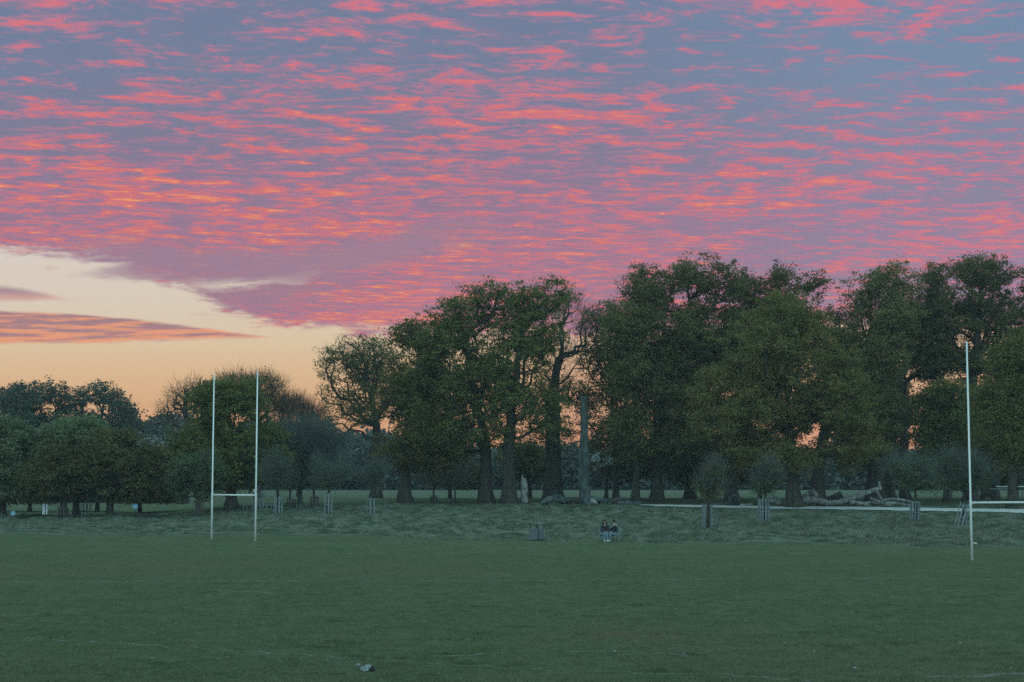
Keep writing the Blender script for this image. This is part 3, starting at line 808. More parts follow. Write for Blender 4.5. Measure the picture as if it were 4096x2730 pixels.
T('oak_tree', 'distant domed oak on the skyline at the far left', 120, 232, 22,
  [(70, 1600, 110, 60), (180, 1590, 90, 60), (120, 1690, 160, 80), (120, 1640, 130, 50)], L['far'], fork=1900, hole=-.3, n_tips=360, per=74, clump=1.05, leaf=.32, seed=47, group='distant trees on the skyline', mind=1.4, twig=4)
T('oak_tree', 'distant domed oak on the skyline second from the left', 400, 236, 20,
  [(400, 1590, 90, 50), (470, 1640, 70, 60), (310, 1640, 90, 70), (520, 1700, 60, 60), (400, 1730, 150, 80), (430, 1660, 120, 60)], L['far'], fork=1900, hole=-.3, n_tips=380, per=66, clump=1.0, leaf=.32, seed=48, group='distant trees on the skyline', mind=1.4, twig=4)
T('bare_tree', 'feathery bare tree top spreading behind the bright green tree', 1030, 205, 14,
  [(1040, 1580, 110, 85), (940, 1560, 90, 65), (1110, 1660, 80, 80)], L['brown'], fork=1850, n_tips=330, per=16, clump=.9, leaf=.2, seed=49, group='leafless trees on the skyline', twig=24, twl=.95, tww=.015, radial=.8, tw_mat=TWIGD, mind=1.0)
T('bare_tree', 'low feathery bare tree in the dip of the skyline', 1195, 215, 9,
  [(1180, 1650, 70, 65), (1250, 1680, 70, 55)], L['brown'], fork=1900, n_tips=190, per=8, clump=.9, leaf=.2, seed=50, group='leafless trees on the skyline', twig=24, twl=.95, tww=.015, radial=.8, tw_mat=TWIGD, mind=1.0)
T('bare_tree', 'leafless oak with crooked branches left behind the bright green tree', 740, 208, 13,
  [(740, 1600, 70, 60), (690, 1650, 60, 50), (790, 1570, 60, 60)], L['brown'], fork=1800, n_tips=120, per=4, clump=1.0, leaf=.2, seed=51, group='leafless trees on the skyline', twig=22, twl=.8, tww=.015, tw_mat=TWIGD, tip_r=.05, mind=1.2)
T('bare_tree', 'tall bluish leafless tree between the left goal and the grove', 1200, 166, 10,
  [(1200, 1800, 170, 100), (1290, 1830, 110, 90), (1110, 1850, 90, 80)], L['grey'], fork=1960, n_tips=420, per=12, clump=.75, leaf=.14, seed=52, group='leafless trees behind the left goal', twig=44, twl=1.3, tww=.010, radial=.9, bark=BARKG, mind=.8)

# --- young guarded trees
GT = 'young trees in timber guards'
def young(label, px, Y, ells, seed, half=6, n=150, per=40, tw=60, lean=0.0, mat='grey', bx=None, fork=None):
    # shrink the even outline a little and grow uneven sprays beyond it
    rr = random.Random(seed); E = []
    for cx, cy, rx, ry in ells:
        E.append((cx, cy, rx * .60, ry * .58))
        for _ in range(4): a = rr.uniform(-2.9, .0); E.append((cx + rx * .72 * math.cos(a), cy + ry * .62 * math.sin(a), rx * rr.uniform(.16, .36), ry * rr.uniform(.2, .42)))
    return T('hawthorn_tree', label, px, Y, half * .62, E, L[mat], fork=fork, n_tips=int(n * .5), per=int(per * 1.1), clump=.55, leaf=.13, seed=seed, group=GT, twig=max(12, int(tw * .35)), twl=1.05, tww=.010, radial=.8, mind=.46, tip_r=.015, hole=-.08, lean=lean, bark=BARK, cat='tree', bx=bx)


young('twiggy young tree in the guard just right of the left goal', 1112, 150, [(1105, 1900, 90, 75)], 61, 12, fork=1990)
young('round twiggy young tree in the second guard right of the left goal', 1313, 150, [(1310, 1905, 85, 75), (1350, 1880, 50, 50)], 62, 10, fork=1990)
young('young tree with pale upright twigs in the guard nearest left of the grove', 1484, 151, [(1480, 1925, 65, 60), (1500, 1890, 50, 40)], 63, 11, 110, 22, 60, fork=1985)
young('low dark young tree in the stubby guard under the left goal side of the grove', 1160, 163, [(1150, 1930, 60, 45)], 64, 6, 70, 20)
young('small dark young tree behind the second guard right of the left goal', 1255, 165, [(1255, 1930, 55, 45)], 65, 7, 70, 20)
young('spindly low branched young tree in a tiny dark guard before the grove', 1735, 171, [(1735, 1925, 85, 25), (1735, 1890, 50, 30)], 66, 6, 70, 14, 40, mat='brown')
young('spindly unguarded young tree with drooping side branches', 1820, 170, [(1820, 1930, 90, 28), (1830, 1890, 60, 30)], 67, 5, 70, 14, 40, mat='brown')
young('slim young tree with pale twigs in the guard left of the path', 2833, 125, [(2835, 1960, 62, 70), (2850, 1890, 45, 40)], 68, 9, 150, 60, 50, mat='dark', fork=2030)
young('bluish young tree in the guard right beside the olive oak', 3060, 134, [(3062, 1935, 66, 66), (3080, 1880, 50, 40)], 69, 8, 150, 50, 55, fork=2010)
young('bushy young tree in the guard at the end of the fallen logs', 3662, 136, [(3650, 1900, 110, 90), (3730, 1930, 60, 60)], 70, 9, 260, 70, 50, mat='grey', fork=2005)
young('wide bushy young tree in the leaning guard by the right goalpost', 3852, 126.5, [(3830, 1900, 120, 95), (3920, 1920, 90, 80)], 71, 10, 290, 60, 60, mat='grey', fork=2010)

# --- understorey behind the trunks
UG = 'low trees behind the trunks'
def under(label, px, Y, ells, seed, mat, n=170, per=100, twig=10, name='thorn_tree'):
    return T(name, label, px, Y, 7, ells, L[mat], n_tips=n, per=per, clump=.8, leaf=.24, seed=seed, group=UG, twig=twig, mind=.9)


under('low brownish thorn tree left of the paired trunks', 1800, 192, [(1780, 1880, 130, 60), (1880, 1900, 70, 45)], 81, 'brown')
under('low dark thorn tree seen between the paired trunks and the dead pole', 2120, 194, [(2110, 1850, 110, 75)], 82, 'dark')
under('brownish thorn tree seen right of the dead pole', 2470, 192, [(2500, 1830, 130, 85), (2420, 1800, 80, 70)], 83, 'brown', 230)
under('dark thorn tree seen between the wide trunk and the olive oak', 2750, 190, [(2760, 1830, 140, 90)], 84, 'brown', 230)
under('low brown thorn tree under the olive oak', 3040, 195, [(3040, 1870, 110, 60)], 85, 'brown')
under('small blossoming tree glowing pale right of the dead pole', 2425, 186, [(2415, 1850, 34, 26), (2440, 1868, 24, 20)], 86, 'blossom', 40, 40, 2, 'blossoming_tree')
under('pale blossoming tree peeping between the left trees', 600, 225, [(590, 1778, 55, 26)], 87, 'blossom', 50, 26, 2, 'blossoming_tree')
under('dark thorn tree at the right edge above the rail fence', 3930, 192, [(3900, 1840, 120, 90), (4040, 1850, 90, 90)], 88, 'brown', 230)
under('low dark thorn tree beneath the left edge crowns', 120, 176, [(110, 1950, 120, 60), (230, 1960, 80, 60)], 89, 'dark', 200)
under('low dark thorn tree behind the blue round sign', 560, 172, [(540, 1960, 110, 60), (650, 1970, 70, 55)], 90, 'dark', 220)
under('greyish thorn tree seen between the left tree trunks', 390, 178, [(370, 1990, 80, 45)], 91, 'grey', 130)

# --- far woodland, one mass
def woodland():
    rg = np.random.RandomState(7); C = []
    prof = [(-300, 1690), (0, 1700), (300, 1720), (560, 1690), (620, 1668), (720, 1662), (800, 1700), (1200, 1712), (1500, 1735), (1800, 1780), (2400, 1800), (3300, 1810), (3640, 1815), (4400, 1800)]
    a, b = zip(*prof)
    for _ in range(4200):
        px = rg.uniform(-350, 4450); Y = rg.uniform(300, 350)
        top = np.interp(px, a, b) + (vnoise(np.array(px / 55.), np.array(3.3)) - .3) * 34
        py = top + (1966 - top) * rg.rand() ** 1.0
        c = at(px, py, Y); C.append((c.x, c.y, max(c.z, gz(c.x, c.y) + .5)))
    C = np.array(C)
    K = np.repeat(C, 46, 0) + rg.normal(0, 1, (len(C) * 46, 3)) * np.array([1.0, 1.0, .75])
    K = K[K[:, 2] > 1.7]
    V, Fq = leaves(K, 1.0, rg)
    o = link('woodland', mesh_np('woodland', V, Fq, False, rg.rand(len(K))), leaf_mat('leaves_woodland', (.065, .085, .065), (.085, .10, .085), (.11, .115, .09), .1))
    tag(o, 'far hazy belt of woodland closing the field behind all the trees', 'woodland', kind='stuff')


woodland()

# ------------------------------------------------------------------ dead trees, logs
def snag():
    b = stand(2338, 168); s = F / 168
    r = empty('dead_tree', b, 'tall bare dead pole of a trunk, pale and branchless, cut off at the top', 'dead tree')
    H = (2012 - 1575) / s
    pts, rad = [], []
    for z, w, dx in ((-.3, 34, 3), (.15, 30, 3), (.8, 23, 2), (2, 20.5, 0), (4.0, 20, -3), (5.0, 20, -5), (5.35, 21, -4), (5.8, 17, 1), (7.5, 15, 0), (9, 14.5, 0), (10.2, 13, -1), (11.2, 12, -3), (H, 11.5, -5)):
        pts.append((dx / s, 0, z)); rad.append(w / s)
    zz = [p[2] for p in pts]; zf = np.arange(-.3, H, .22)
    pts = [(float(np.interp(q, zz, [p[0] for p in pts])) + .04 * math.sin(q * 1.7), 0, float(q)) for q in zf]; rad = list(np.interp(zf, zz, rad))
    m = MB(); m.tube(pts, rad, 16, jit=.11, seed=4); m.build('trunk', BARKG, r, smooth=True)
    for z, dx, l, up in ((8.3, -14, -.5, .1), (6.5, -14, -.45, .05), (5.6, -15, -.4, -.1), (9.6, -12, -.35, .15), (H - .2, -16, -.35, .06)):
        m = MB(); m.tube([(dx / s * .6, 0, z), (dx / s + l, -.1, z + up), (dx / s + l * 1.2, -.1, z + up * 1.5 + .05)], [.09, .06, .03], 6)
        m.build('branch_stub', BARKG, r)


snag()


def stump():
    b = stand(2097, 169.5)
    r = empty('tree_stump', b, 'tall pale broken stump standing right beside the paired trunks', 'tree stump')
    m = MB(); m.tube([(-.05, 0, -.2), (0, 0, .1), (.02, 0, 1.2), (.0, 0, 2.1), (-.03, 0, 2.6)], [.46, .40, .36, .33, .22], 14, jit=.08, seed=3)
    m.build('trunk', DEAD, r, smooth=True)
    m = MB(); m.tube([(-.2, -.1, 2.2), (-.22, -.1, 2.7), (-.2, -.1, 3.05)], [.15, .12, .03], 8, jit=.1); m.build('splinter', DEAD, r)


stump()


def log(label, pts, rad, Y, mat=None, group='fallen logs under the trees', n=12, name='fallen_log', limbs=(), jit=.10, hollow=False, seed=1):
    """pts: photo pixels; the log lies at distance Y"""
    W = [at(p[0], p[1], Y + (p[2] if len(p) > 2 else 0)) for p in pts]
    b = W[0].copy(); b.z = gz(b.x, b.y)
    if mat is None: rad = [q * .84 for q in rad]; limbs = [(a_, [q * .85 for q in b_]) for a_, b_ in limbs]
    low = min(w.z - r - gz(w.x, w.y) for w, r in zip(W, rad))
    W = [w - Vector((0, 0, low + .05)) for w in W]
    r = empty(name, b, label, 'log', group)
    # resample finely so the surface can be knobbly
    def fine(Wp, rd):
        P, R = [], []
        for i in range(len(Wp) - 1):
            for k in range(4): P.append(Wp[i].lerp(Wp[i + 1], k / 4) - b); R.append(rd[i] + (rd[i + 1] - rd[i]) * k / 4)
        P.append(Wp[-1] - b); R.append(rd[-1]); return P, R
    P, R = fine(W, rad)
    m = MB(); m.tube(P, R, n, jit=jit, seed=seed); m.build('log_trunk', mat or DEAD, r, smooth=True)
    for i, (lp, lr) in enumerate(limbs):
        Wl = [at(p[0], p[1], Y + (p[2] if len(p) > 2 else 0)) - Vector((0, 0, low + .05)) for p in lp]
        P, R = fine(Wl, lr); m = MB(); m.tube(P, R, 9, jit=jit, seed=seed + i + 1); m.build('limb', mat or DEAD, r, smooth=True)
    if hollow:
        e = (P and W[0] - b); d = (W[0] - W[1]).normalized()
        m = MB(); m.tube([W[0] - b + d * .01, W[0] - b + d * .03], rad[0] * .72, 14); m.build('hollow', BLACK, r)
    return r


log('huge forked pale fallen trunk lying along the far side of the path', [(3210, 1984), (3260, 1988), (3310, 2000), (3350, 1998), (3400, 1984), (3450, 1965), (3500, 1946), (3525, 1938)], [.52, .46, .38, .36, .36, .32, .28, .22], 163, seed=11,
    limbs=[([(3202, 1972), (3232, 1962), (3250, 1952), (3270, 1975)], [.12, .22, .30, .30]), ([(3515, 1945), (3517, 1925), (3516, 1914)], [.2, .17, .12]), ([(3505, 1950), (3512, 1962), (3525, 1985)], [.16, .14, .12]), ([(3400, 1996, -1), (3440, 2000, -1), (3470, 2006, -1), (3486, 2013, -1)], [.28, .25, .2, .05])])
log('dark ended log leaning up behind the huge forked trunk', [(3258, 1980), (3290, 1984), (3320, 1974), (3350, 1962), (3366, 1954)], [.18, .28, .36, .42, .42], 166, BARK, seed=12)
log('crossing limb lying over the right end of the huge fallen trunk', [(3478, 1968), (3510, 1980), (3540, 1994), (3570, 2000)], [.16, .18, .18, .12], 161.5, seed=13)
log('long pale limb reaching right to the bushy young tree', [(3520, 1978), (3560, 1972), (3600, 1974), (3640, 1982), (3680, 1996)], [.2, .2, .18, .15, .08], 164, seed=14)
log('second pale limb in front, ending at the guard of the bushy young tree', [(3540, 1994), (3580, 1994), (3610, 1998), (3650, 2006)], [.22, .2, .18, .07], 162, seed=15)
log('short grey log between the huge fallen trunk and the limbs', [(3440, 1988), (3480, 1986), (3520, 1990)], [.2, .24, .18], 165, seed=16)
log('round ended pale log just left of the olive oak trunk', [(3080, 1980), (3100, 1978), (3125, 1992)], [.35, .38, .34], 163, seed=17, limbs=[([(3096, 1976), (3108, 1968), (3122, 1976)], [.1, .1, .04]), ([(3128, 2008, -1), (3140, 2000, -1), (3148, 1994, -1)], [.08, .1, .05])])
log('short whitish cut log beside the hollow root burr', [(2962, 2008), (2985, 2010), (3010, 2007)], [.12, .14, .16], 163.5, seed=18)
log('hollow round root burr at the foot of the dark oak behind the path', [(2938, 1992, -1), (2938, 1990, 0), (2936, 1990, 1)], [.55, .6, .4], 165, BARKG, seed=19, hollow=True, name='root_burr', n=14, jit=.14)
log('mossy root heap left of the dead pole', [(2165, 2004), (2190, 1992), (2215, 1985), (2232, 1972), (2245, 1990), (2265, 2000)], [.15, .42, .4, .2, .35, .15], 166, BARKG, seed=20, jit=.2,
    limbs=[([(2218, 1992, -1.5), (2235, 1988, -1.5), (2250, 1998, -1.5)], [.1, .1, .06])])
log('long dark log lying between the root heap and the dead pole', [(2240, 1998), (2280, 1997), (2318, 1996)], [.35, .38, .34], 167, BARK, seed=21)
log('pale curved log end just right of the dead pole', [(2362, 1996), (2376, 1998), (2388, 2008)], [.28, .26, .14], 165.5, DEAD, seed=22)
log('dark log with stubby twigs right of the dead pole', [(2366, 1990), (2400, 1992), (2440, 1998)], [.3, .34, .25], 168, BARKG, seed=23, jit=.2)
log('dark log lying before the slim trunks', [(2440, 1996), (2465, 1986), (2490, 1984)], [.22, .28, .26], 166, BARK, seed=24)
log('low grey branch heap before the slim trunks', [(2470, 2002), (2510, 2003), (2545, 2004), (2570, 2002)], [.14, .2, .22, .12], 165, BARKG, seed=25, jit=.25, limbs=[([(2500, 2000), (2522, 1985), (2525, 1950), (2540, 1940)], [.05, .06, .05, .03])])
log('long low branch drooping to the ground beside the notice board', [(118, 2073), (140, 2066), (175, 2062), (190, 2058)], [.04, .07, .08, .06], 158, BARK, seed=26, jit=.1, name='fallen_branch')
log('small grey fallen twiggy branch before the unguarded young tree', [(1842, 1982), (1852, 1995), (1858, 2008)], [.03, .04, .05], 168, BARKG, seed=27, name='fallen_branch')
log('short dark stick poking from the grass left of the unguarded young tree', [(1788, 2010), (1800, 2002)], [.10, .14], 168, BARK, seed=28, name='fallen_branch')

# ------------------------------------------------------------------ timber tree guards
def guard(label, px, py, hpx, rpx, n=10, tilt=0.0, mat=None, Y=None, taper=1.0, gaps=(), rz=0.0, spacer=2):
    p = on_ground(px, py) if Y is None else stand(px, Y)
    s = F / p.y; H = hpx / s; R = rpx / s
    r = empty('tree_guard', p, label, 'tree guard', 'timber guards round young trees', rz)
    r.rotation_euler = (0, tilt, rz)
    rgn = random.Random(px)
    for k in range(n):
        if k in gaps: continue
        a = 2 * math.pi * k / n + .2; h = H * rgn.uniform(.93, 1.05)
        x0, y0 = math.cos(a) * R, math.sin(a) * R
        m = MB(); q = Matrix.Rotation(a, 3, 'Z')
        c = Vector((x0 * (1 + taper) / 2, y0 * (1 + taper) / 2, h / 2 - .05))
        tl = Matrix.Rotation(-math.atan((1 - taper) * R / H) * 1.0, 3, 'Y')
        m.box(c, (.03, .10, h + .1), q @ tl, .006)
        m.build('slat', mat or SLAT, r)
    for z in ((.42, .9) if spacer == 2 else (.45,)):
        m = MB(); rr = R * (1 + (taper - 1) * (1 - z)) + .02
        m.tube([(math.cos(t) * rr, math.sin(t) * rr, H * z) for t in np.linspace(0, 2 * math.pi, 25)], .022, 6, cap=False)
        m.build('hoop', mat or SLAT, r)
    return r


guard('tapered pale slatted guard left of the path', 2830, 2112, 88, 21, 13, taper=.9)
guard('pale slatted guard right in front of the olive oak', 3056, 2090, 92, 22, 12, taper=1.05)
guard('slatted guard leaning right at the end of the fallen logs', 3657, 2084, 82, 20, 10, tilt=.07)
guard('strongly leaning broken guard by the right goalpost', 3838, 2112, 92, 21, 8, tilt=.30, gaps=(2,))
guard('pale slatted guard just right of the left goal', 1113, 2056, 64, 18, 9)
guard('pale open slatted guard, second right of the left goal', 1313, 2055, 77, 17, 8)
guard('guard with only a few slats left and a bare side, left of the grove', 1485, 2052, 70, 17, 7, gaps=(0, 4))
guard('dark slatted guard standing by the left goalpost', 797, 2076, 80, 17, 9, mat=SLATD)
guard('dark leaning guard seen through the left goal', 915, 2047, 60, 17, 9, tilt=.14, mat=SLATD)
guard('short dark guard behind the pale guard right of the left goal', 1160, 2030, 34, 13, 8, mat=SLATD)
guard('dark guard right of the leafless tree trunk', 1258, 2030, 50, 16, 10, mat=SLATD)
guard('tiny dark guard round the spindly tree before the grove', 1735, 2012, 28, 14, 9, mat=SLATD, spacer=1)
guard('bluish open guard between the left tree trunks', 343, 2062, 46, 20, 9)
guard('low dark slatted guard round the trunk beside the notice board', 252, 2076, 44, 20, 9, mat=SLATD)


# ------------------------------------------------------------------ evening haze
def haze():
    m = MB(); m.box((0, 575, 30), (1900, 1500, 64))
    mt = bpy.data.materials.new('haze'); mt.use_nodes = True; n = mt.node_tree.nodes; n.clear()
    o = n.new('ShaderNodeOutputMaterial'); v = n.new('ShaderNodeVolumePrincipled')
    v.inputs['Color'].default_value = (.80, .92, 1, 1); v.inputs['Density'].default_value = .00022; v.inputs['Anisotropy'].default_value = .1
    mt.node_tree.links.new(v.outputs[0], o.inputs['Volume'])
    tag(m.build('haze', mt), kind='stuff')


haze()

# ------------------------------------------------------------------ goals
def goal(label, a, b, H1, H2, bracket=False):
    r = empty('rugby_goal', a, label, 'rugby goal', 'white rugby goals')
    d = b - a
    for off, H in ((Vector((0, 0, 0)), H1), (d, H2)):
        m = MB(); m.tube([off + Vector((0, 0, -.1)), off + Vector((0, 0, 3.0)), off + Vector((0, 0, 3.02)), off + Vector((0, 0, H))], [.062, .058, .052, .045], 16)
        p = m.build('post', WHITE, r, smooth=True)
        m = MB(); m.tube([off + Vector((0, 0, 2.84)), off + Vector((0, 0, 3.12))], .075, 16)
        m.build('collar', WHITE, p, smooth=False)
    u = d.normalized(); u0 = d
    m = MB(); m.tube([u * .05 + Vector((0, 0, 3.0)), u0 - u * .05 + Vector((0, 0, 3.0))], .055, 14); m.build('crossbar', WHITE, r, smooth=True)
    if bracket:
        m = MB(); m.tube([Vector((.02, 0, .9)), Vector((.16, -.02, .88)), Vector((.27, -.03, .84))], [.03, .026, .035], 8); m.build('bracket', WHITE, r)
    return r


A = on_ground(846, 2165); A = Vector((at(846, 2165, 109).x, 109, gz(at(846, 2165, 109).x, 109)))
Bp = Vector((at(1021, 2168, 106).x, 106, gz(at(1021, 2168, 106).x, 106)))
goal('white rugby goal standing at the left of the pitch, both tall posts in view', A, Vector((Bp.x, Bp.y, A.z)), 11.3, 11.3)
C_ = at(3888, 2237, 84.5); C_.z = gz(C_.x, C_.y)
goal('white rugby goal at the right, nearer, its second post out of view', C_, C_ + Vector((4.5, 1.3, 0)), 11.55, 11.55, True)


# ------------------------------------------------------------------ litter bin
def bin_():
    p = on_ground(2148, 2145); p = Vector((at(2148, 2145, 106).x, 106, 0)); p.z = gz(p.x, p.y)
    r = empty('litter_bin', p, 'square slatted timber litter bin with a flat lid on posts', 'litter bin', rz=math.radians(38))
    h = .37
    m = MB()
    for sx in (-1, 1):
        for sy in (-1, 1): m.box((sx * (h - .05), sy * (h - .05), .5), (.07, .07, 1.04), None, .008)
    m.build('frame', SLATD, r)
    for side in range(4):
        R_ = Matrix.Rotation(side * math.pi / 2, 3, 'Z'); m = MB()
        for k in range(7):
            c = R_ @ Vector((-h + .05 + k * (2 * h - .1) / 6, h, .45)); m.box(c, (.058, .024, .72), R_, .005)
        m.build('slat_panel', SLAT, r)
    m = MB(); m.box((0, 0, 1.03), (.86, .86, .05), None, .012); m.build('lid', SLATD, r)
    m = MB(); m.box((0, 0, .42), (.60, .60, .66), None, .02); m.build('liner', BLACK, r)


bin_()

# ------------------------------------------------------------------ bench and the two people
def bench(p, rz):
    r = empty('park_bench', p, 'grey timber bench with backrest, two people sitting on it', 'bench', rz=rz)
    m = MB()
    for y in (-.06, .10, .26): m.box((0, y, .45), (1.50, .13, .04), None, .008)
    m.build('seat', SLAT, r)
    m = MB(); R_ = Matrix.Rotation(math.radians(-12), 3, 'X')
    for z in (.66, .82): m.box((0, .36 + (z - .6) * .2, z), (1.50, .03, .12), R_, .008)
    m.build('backrest', SLAT, r)
    for x in (-.62, .62):
        m = MB(); m.box((x, -.06, .215), (.07, .07, .43), None, .008); m.build('leg', SLAT, r)
        m = MB(); m.tube([(x, .22, -.02), (x, .28, .45), (x, .38, .88)], .035, 6); m.build('leg', SLAT, r)
        m = MB(); m.box((x, .1, .405), (.06, .44, .05), None, .006); m.build('seat_support', SLAT, r)
    return r


def skin(name, verts, edges, mat, parent, sub=2, root=0):
    """verts: (x,y,z,rx,ry)"""
    me = bpy.data.meshes.new(name); me.from_pydata([v[:3] for v in verts], edges, [])
    o = link(name, me, mat, parent)
    me.skin_vertices if me.skin_vertices else None
    mod = o.modifiers.new('skin', 'SKIN'); mod.use_smooth_shade = True; mod.branch_smoothing = .6
    if not me.skin_vertices:
        import bmesh
        bm = bmesh.new(); bm.from_mesh(me); bm.verts.layers.skin.verify(); bm.to_mesh(me); bm.free()
    for i, v in enumerate(verts):
        sv = me.skin_vertices[0].data[i]; sv.radius = (v[3], v[4] if len(v) > 4 else v[3]); sv.use_root = (i == root)
    sd = o.modifiers.new('sub', 'SUBSURF'); sd.levels = sub; sd.render_levels = sub
    return o


SKIN = material('skin', lambda nt, b: two((.42, .28, .22), (.48, .33, .27), 20, 2)(nt, b), .6, .3)
HAIR = material('hair_dark', lambda nt, b: two((.02, .015, .012), (.04, .03, .025), 30, 2, (1, 1, .2))(nt, b), .6, .3)
COAT = material('dark_jacket', lambda nt, b: two((.02, .02, .024), (.035, .034, .04), 12, 3)(nt, b), .85, .2)
COAT2 = material('navy_jacket', lambda nt, b: two((.018, .024, .035), (.03, .038, .05), 12, 3)(nt, b), .85, .2)
JEANS = material('pale_denim', lambda nt, b: two((.12, .20, .25), (.18, .27, .32), 14, 3)(nt, b), .9, .2)
SCRAP = material('pale_scrap', lambda nt, b: two((.26, .28, .29), (.38, .39, .39), 14, 2)(nt, b), .8, .2)
SHOE = material('white_shoe', lambda nt, b: two((.68, .70, .70), (.78, .78, .78), 14, 2)(nt, b), .6, .3)
LIP = material('lips', lambda nt, b: (.32, .12, .11), .5)


def person(p, rz, label, hd, knee, foot, hand, jacket, long_hair, extra_trim=False, away=False):
    """seated figure facing -Y; hd = head turn, knee/foot offsets in x"""
    r = empty('person', p, label, 'person', 'people on the bench', rz)
    hip = .50; sh = 1.03
    V = [(0, .12, hip, .13, .15), (0, .11, hip + .18, .12, .14), (0, .12, hip + .38, .125, .16), (0, .12, sh - .03, .09, .12), (0, .10, sh + .08, .045), (0, .09, sh + .14, .05)]
    Ed = [(0, 1), (1, 2), (2, 3), (3, 4), (4, 5)]
    # head: continuous with the neck
    V += [(0, .07, sh + .20, .085, .075), (0, .075, sh + .28, .09, .08), (0, .08, sh + .33, .06, .06)]; Ed += [(5, 6), (6, 7), (7, 8)]
    ch = V[6:]
    for sx in (-1, 1):
        i = len(V); kx, ky = knee[0] + sx * knee[1], -.36
        fx, fy = foot[0] + sx * foot[1], -.36
        V += [(sx * .10, .06, hip, .09), (kx * .5 + sx * .05, -.15, hip + .015, .078), (kx, ky, hip + .01, .062), (kx * .5 + fx * .5, ky - .02, .28, .055), (fx, fy + .0, .09, .04), (fx, fy - .08, .045, .04, .03), (fx, fy - .19, .035, .035, .025)]
        Ed += [(0, i), (i, i + 1), (i + 1, i + 2), (i + 2, i + 3), (i + 3, i + 4), (i + 4, i + 5), (i + 5, i + 6)]
        i = len(V); hx, hy, hz = hand[0] + sx * hand[1], hand[2], hand[3] + (.02 if sx > 0 else 0)
        V += [(sx * .17, .12, sh - .06, .06), (sx * .23, .08, sh - .24, .045), (sx * .22, -.02, sh - .38, .04), (hx * .5 + sx * .1, (hy - .02) * .5, hz + .05, .033), (hx, hy, hz, .026, .03), (hx, hy - .06, hz, .018, .036)]
        Ed += [(3, i), (i, i + 1), (i + 1, i + 2), (i + 2, i + 3), (i + 3, i + 4), (i + 4, i + 5)]
        j = i + 5
        for q, (fo, ln) in enumerate(((-.030, .060), (-.010, .072), (.010, .068), (.030, .052))):
            k = len(V)
            V += [(hx + fo, hy - .075, hz, .009), (hx + fo * 1.1, hy - .075 - ln * .5, hz - .006, .0085), (hx + fo * 1.1, hy - .075 - ln * .8, hz - .025, .0075)]
            Ed += [(j, k), (k, k + 1), (k + 1, k + 2)]
        k = len(V)
        V += [(hx - sx * .035, hy - .02, hz + .005, .011), (hx - sx * .055, hy - .05, hz + .008, .010), (hx - sx * .06, hy - .075, hz - .002, .008)]
        Ed += [(i + 4, k), (k, k + 1), (k + 1, k + 2)]
    # turn and tilt the head
    c, s_ = math.cos(hd), math.sin(hd)
    for n in (6, 7, 8):
        x, y, z = V[n][:3]; V[n] = (x - .0 + (y - .09) * -s_, .09 + (y - .09) * c, z) + tuple(V[n][3:])
    body = skin('body', V, Ed, SKIN, r)
    hc = Vector(V[7][:3]); f = Vector((s_ * 1.0, -c, 0)); side = Vector((c, s_, 0))
    m = MB(); n0 = hc + f * .088 + Vector((0, 0, -.035))
    m.tube([n0 + Vector((0, 0, .04)) - f * .01, n0 + f * .015, n0 - Vector((0, 0, .008)) - f * .005], [.008, .014, .008], 8); m.build('nose', SKIN, body, smooth=True)
    for sg in (-1, 1):
        m = MB(); m.lump(hc + f * .083 + side * sg * .030 + Vector((0, 0, -.002)), (.012, .010, .007), 0, 1); m.build('eye', BLACK, body, smooth=True)
        m = MB(); m.lump(hc + side * sg * .088 + Vector((0, 0, -.015)), (.012, .014, .03), .05, 2); m.build('ear', SKIN, body, smooth=True)
    m = MB(); m.lump(hc + f * .084 + Vector((0, 0, -.078)), (.022, .010, .007), 0, 3); m.build('mouth', LIP, body, smooth=True)
    m = MB(); back = hc - f * .028 + Vector((0, 0, .03)) + (side * .03 if away else Vector()); m.lump(back, (.105, .108, .105), .05, 4, 16, 10)
    if long_hair:
        m.tube([back - f * .03, back - f * .05 - Vector((0, 0, .12)), back - f * .05 - Vector((0, 0, .30))], [.095, .10, .07], 12, jit=.06)
        for sg in (-1, 1): m.tube([hc + side * sg * .09 + Vector((0, 0, .03)), hc + side * sg * .105 + f * .01 - Vector((0, 0, .12)), hc + side * sg * .10 + f * .05 - Vector((0, 0, .27))], [.035, .04, .025], 8)
    m.build('hair', HAIR, r, smooth=True)
    # jacket over torso and arms
    JV = [(0, .12, hip - .02, .17, .19), (0, .11, hip + .2, .155, .18), (0, .12, hip + .4, .16, .2), (0, .12, sh - .02, .11, .15), (0, .11, sh + .05, .065)]
    JE = [(0, 1), (1, 2), (2, 3), (3, 4)]
    for sx in (-1, 1):
        i = len(JV); hx, hy, hz = hand[0] + sx * hand[1], hand[2], hand[3] + (.02 if sx > 0 else 0)
        JV += [(sx * .18, .12, sh - .06, .075), (sx * .245, .08, sh - .24, .065), (sx * .235, -.02, sh - .38, .06), (hx * .5 + sx * .1, (hy - .02) * .5, hz + .05, .048), (hx, hy + .03, hz + .005, .042)]
        JE += [(3, i), (i, i + 1), (i + 1, i + 2), (i + 2, i + 3), (i + 3, i + 4)]
    skin('jacket', JV, JE, jacket, r)
    TV = [(0, .12, hip, .15, .16)]; TE = []
    for sx in (-1, 1):
        i = len(TV); kx, ky = knee[0] + sx * knee[1], -.36; fx, fy = foot[0] + sx * foot[1], -.36
        TV += [(sx * .10, .06, hip, .105), (kx * .5 + sx * .05, -.15, hip + .015, .095), (kx, ky, hip + .01, .08), (kx * .5 + fx * .5, ky - .02, .28, .072), (fx, fy, .12, .06)]
        TE += [(0, i), (i, i + 1), (i + 1, i + 2), (i + 2, i + 3), (i + 3, i + 4)]
        m = MB(); m.lump((fx, fy - .08, .05), (.052, .145, .055), .04, 7, 12, 8); m.build('shoe', SHOE, r, smooth=True)
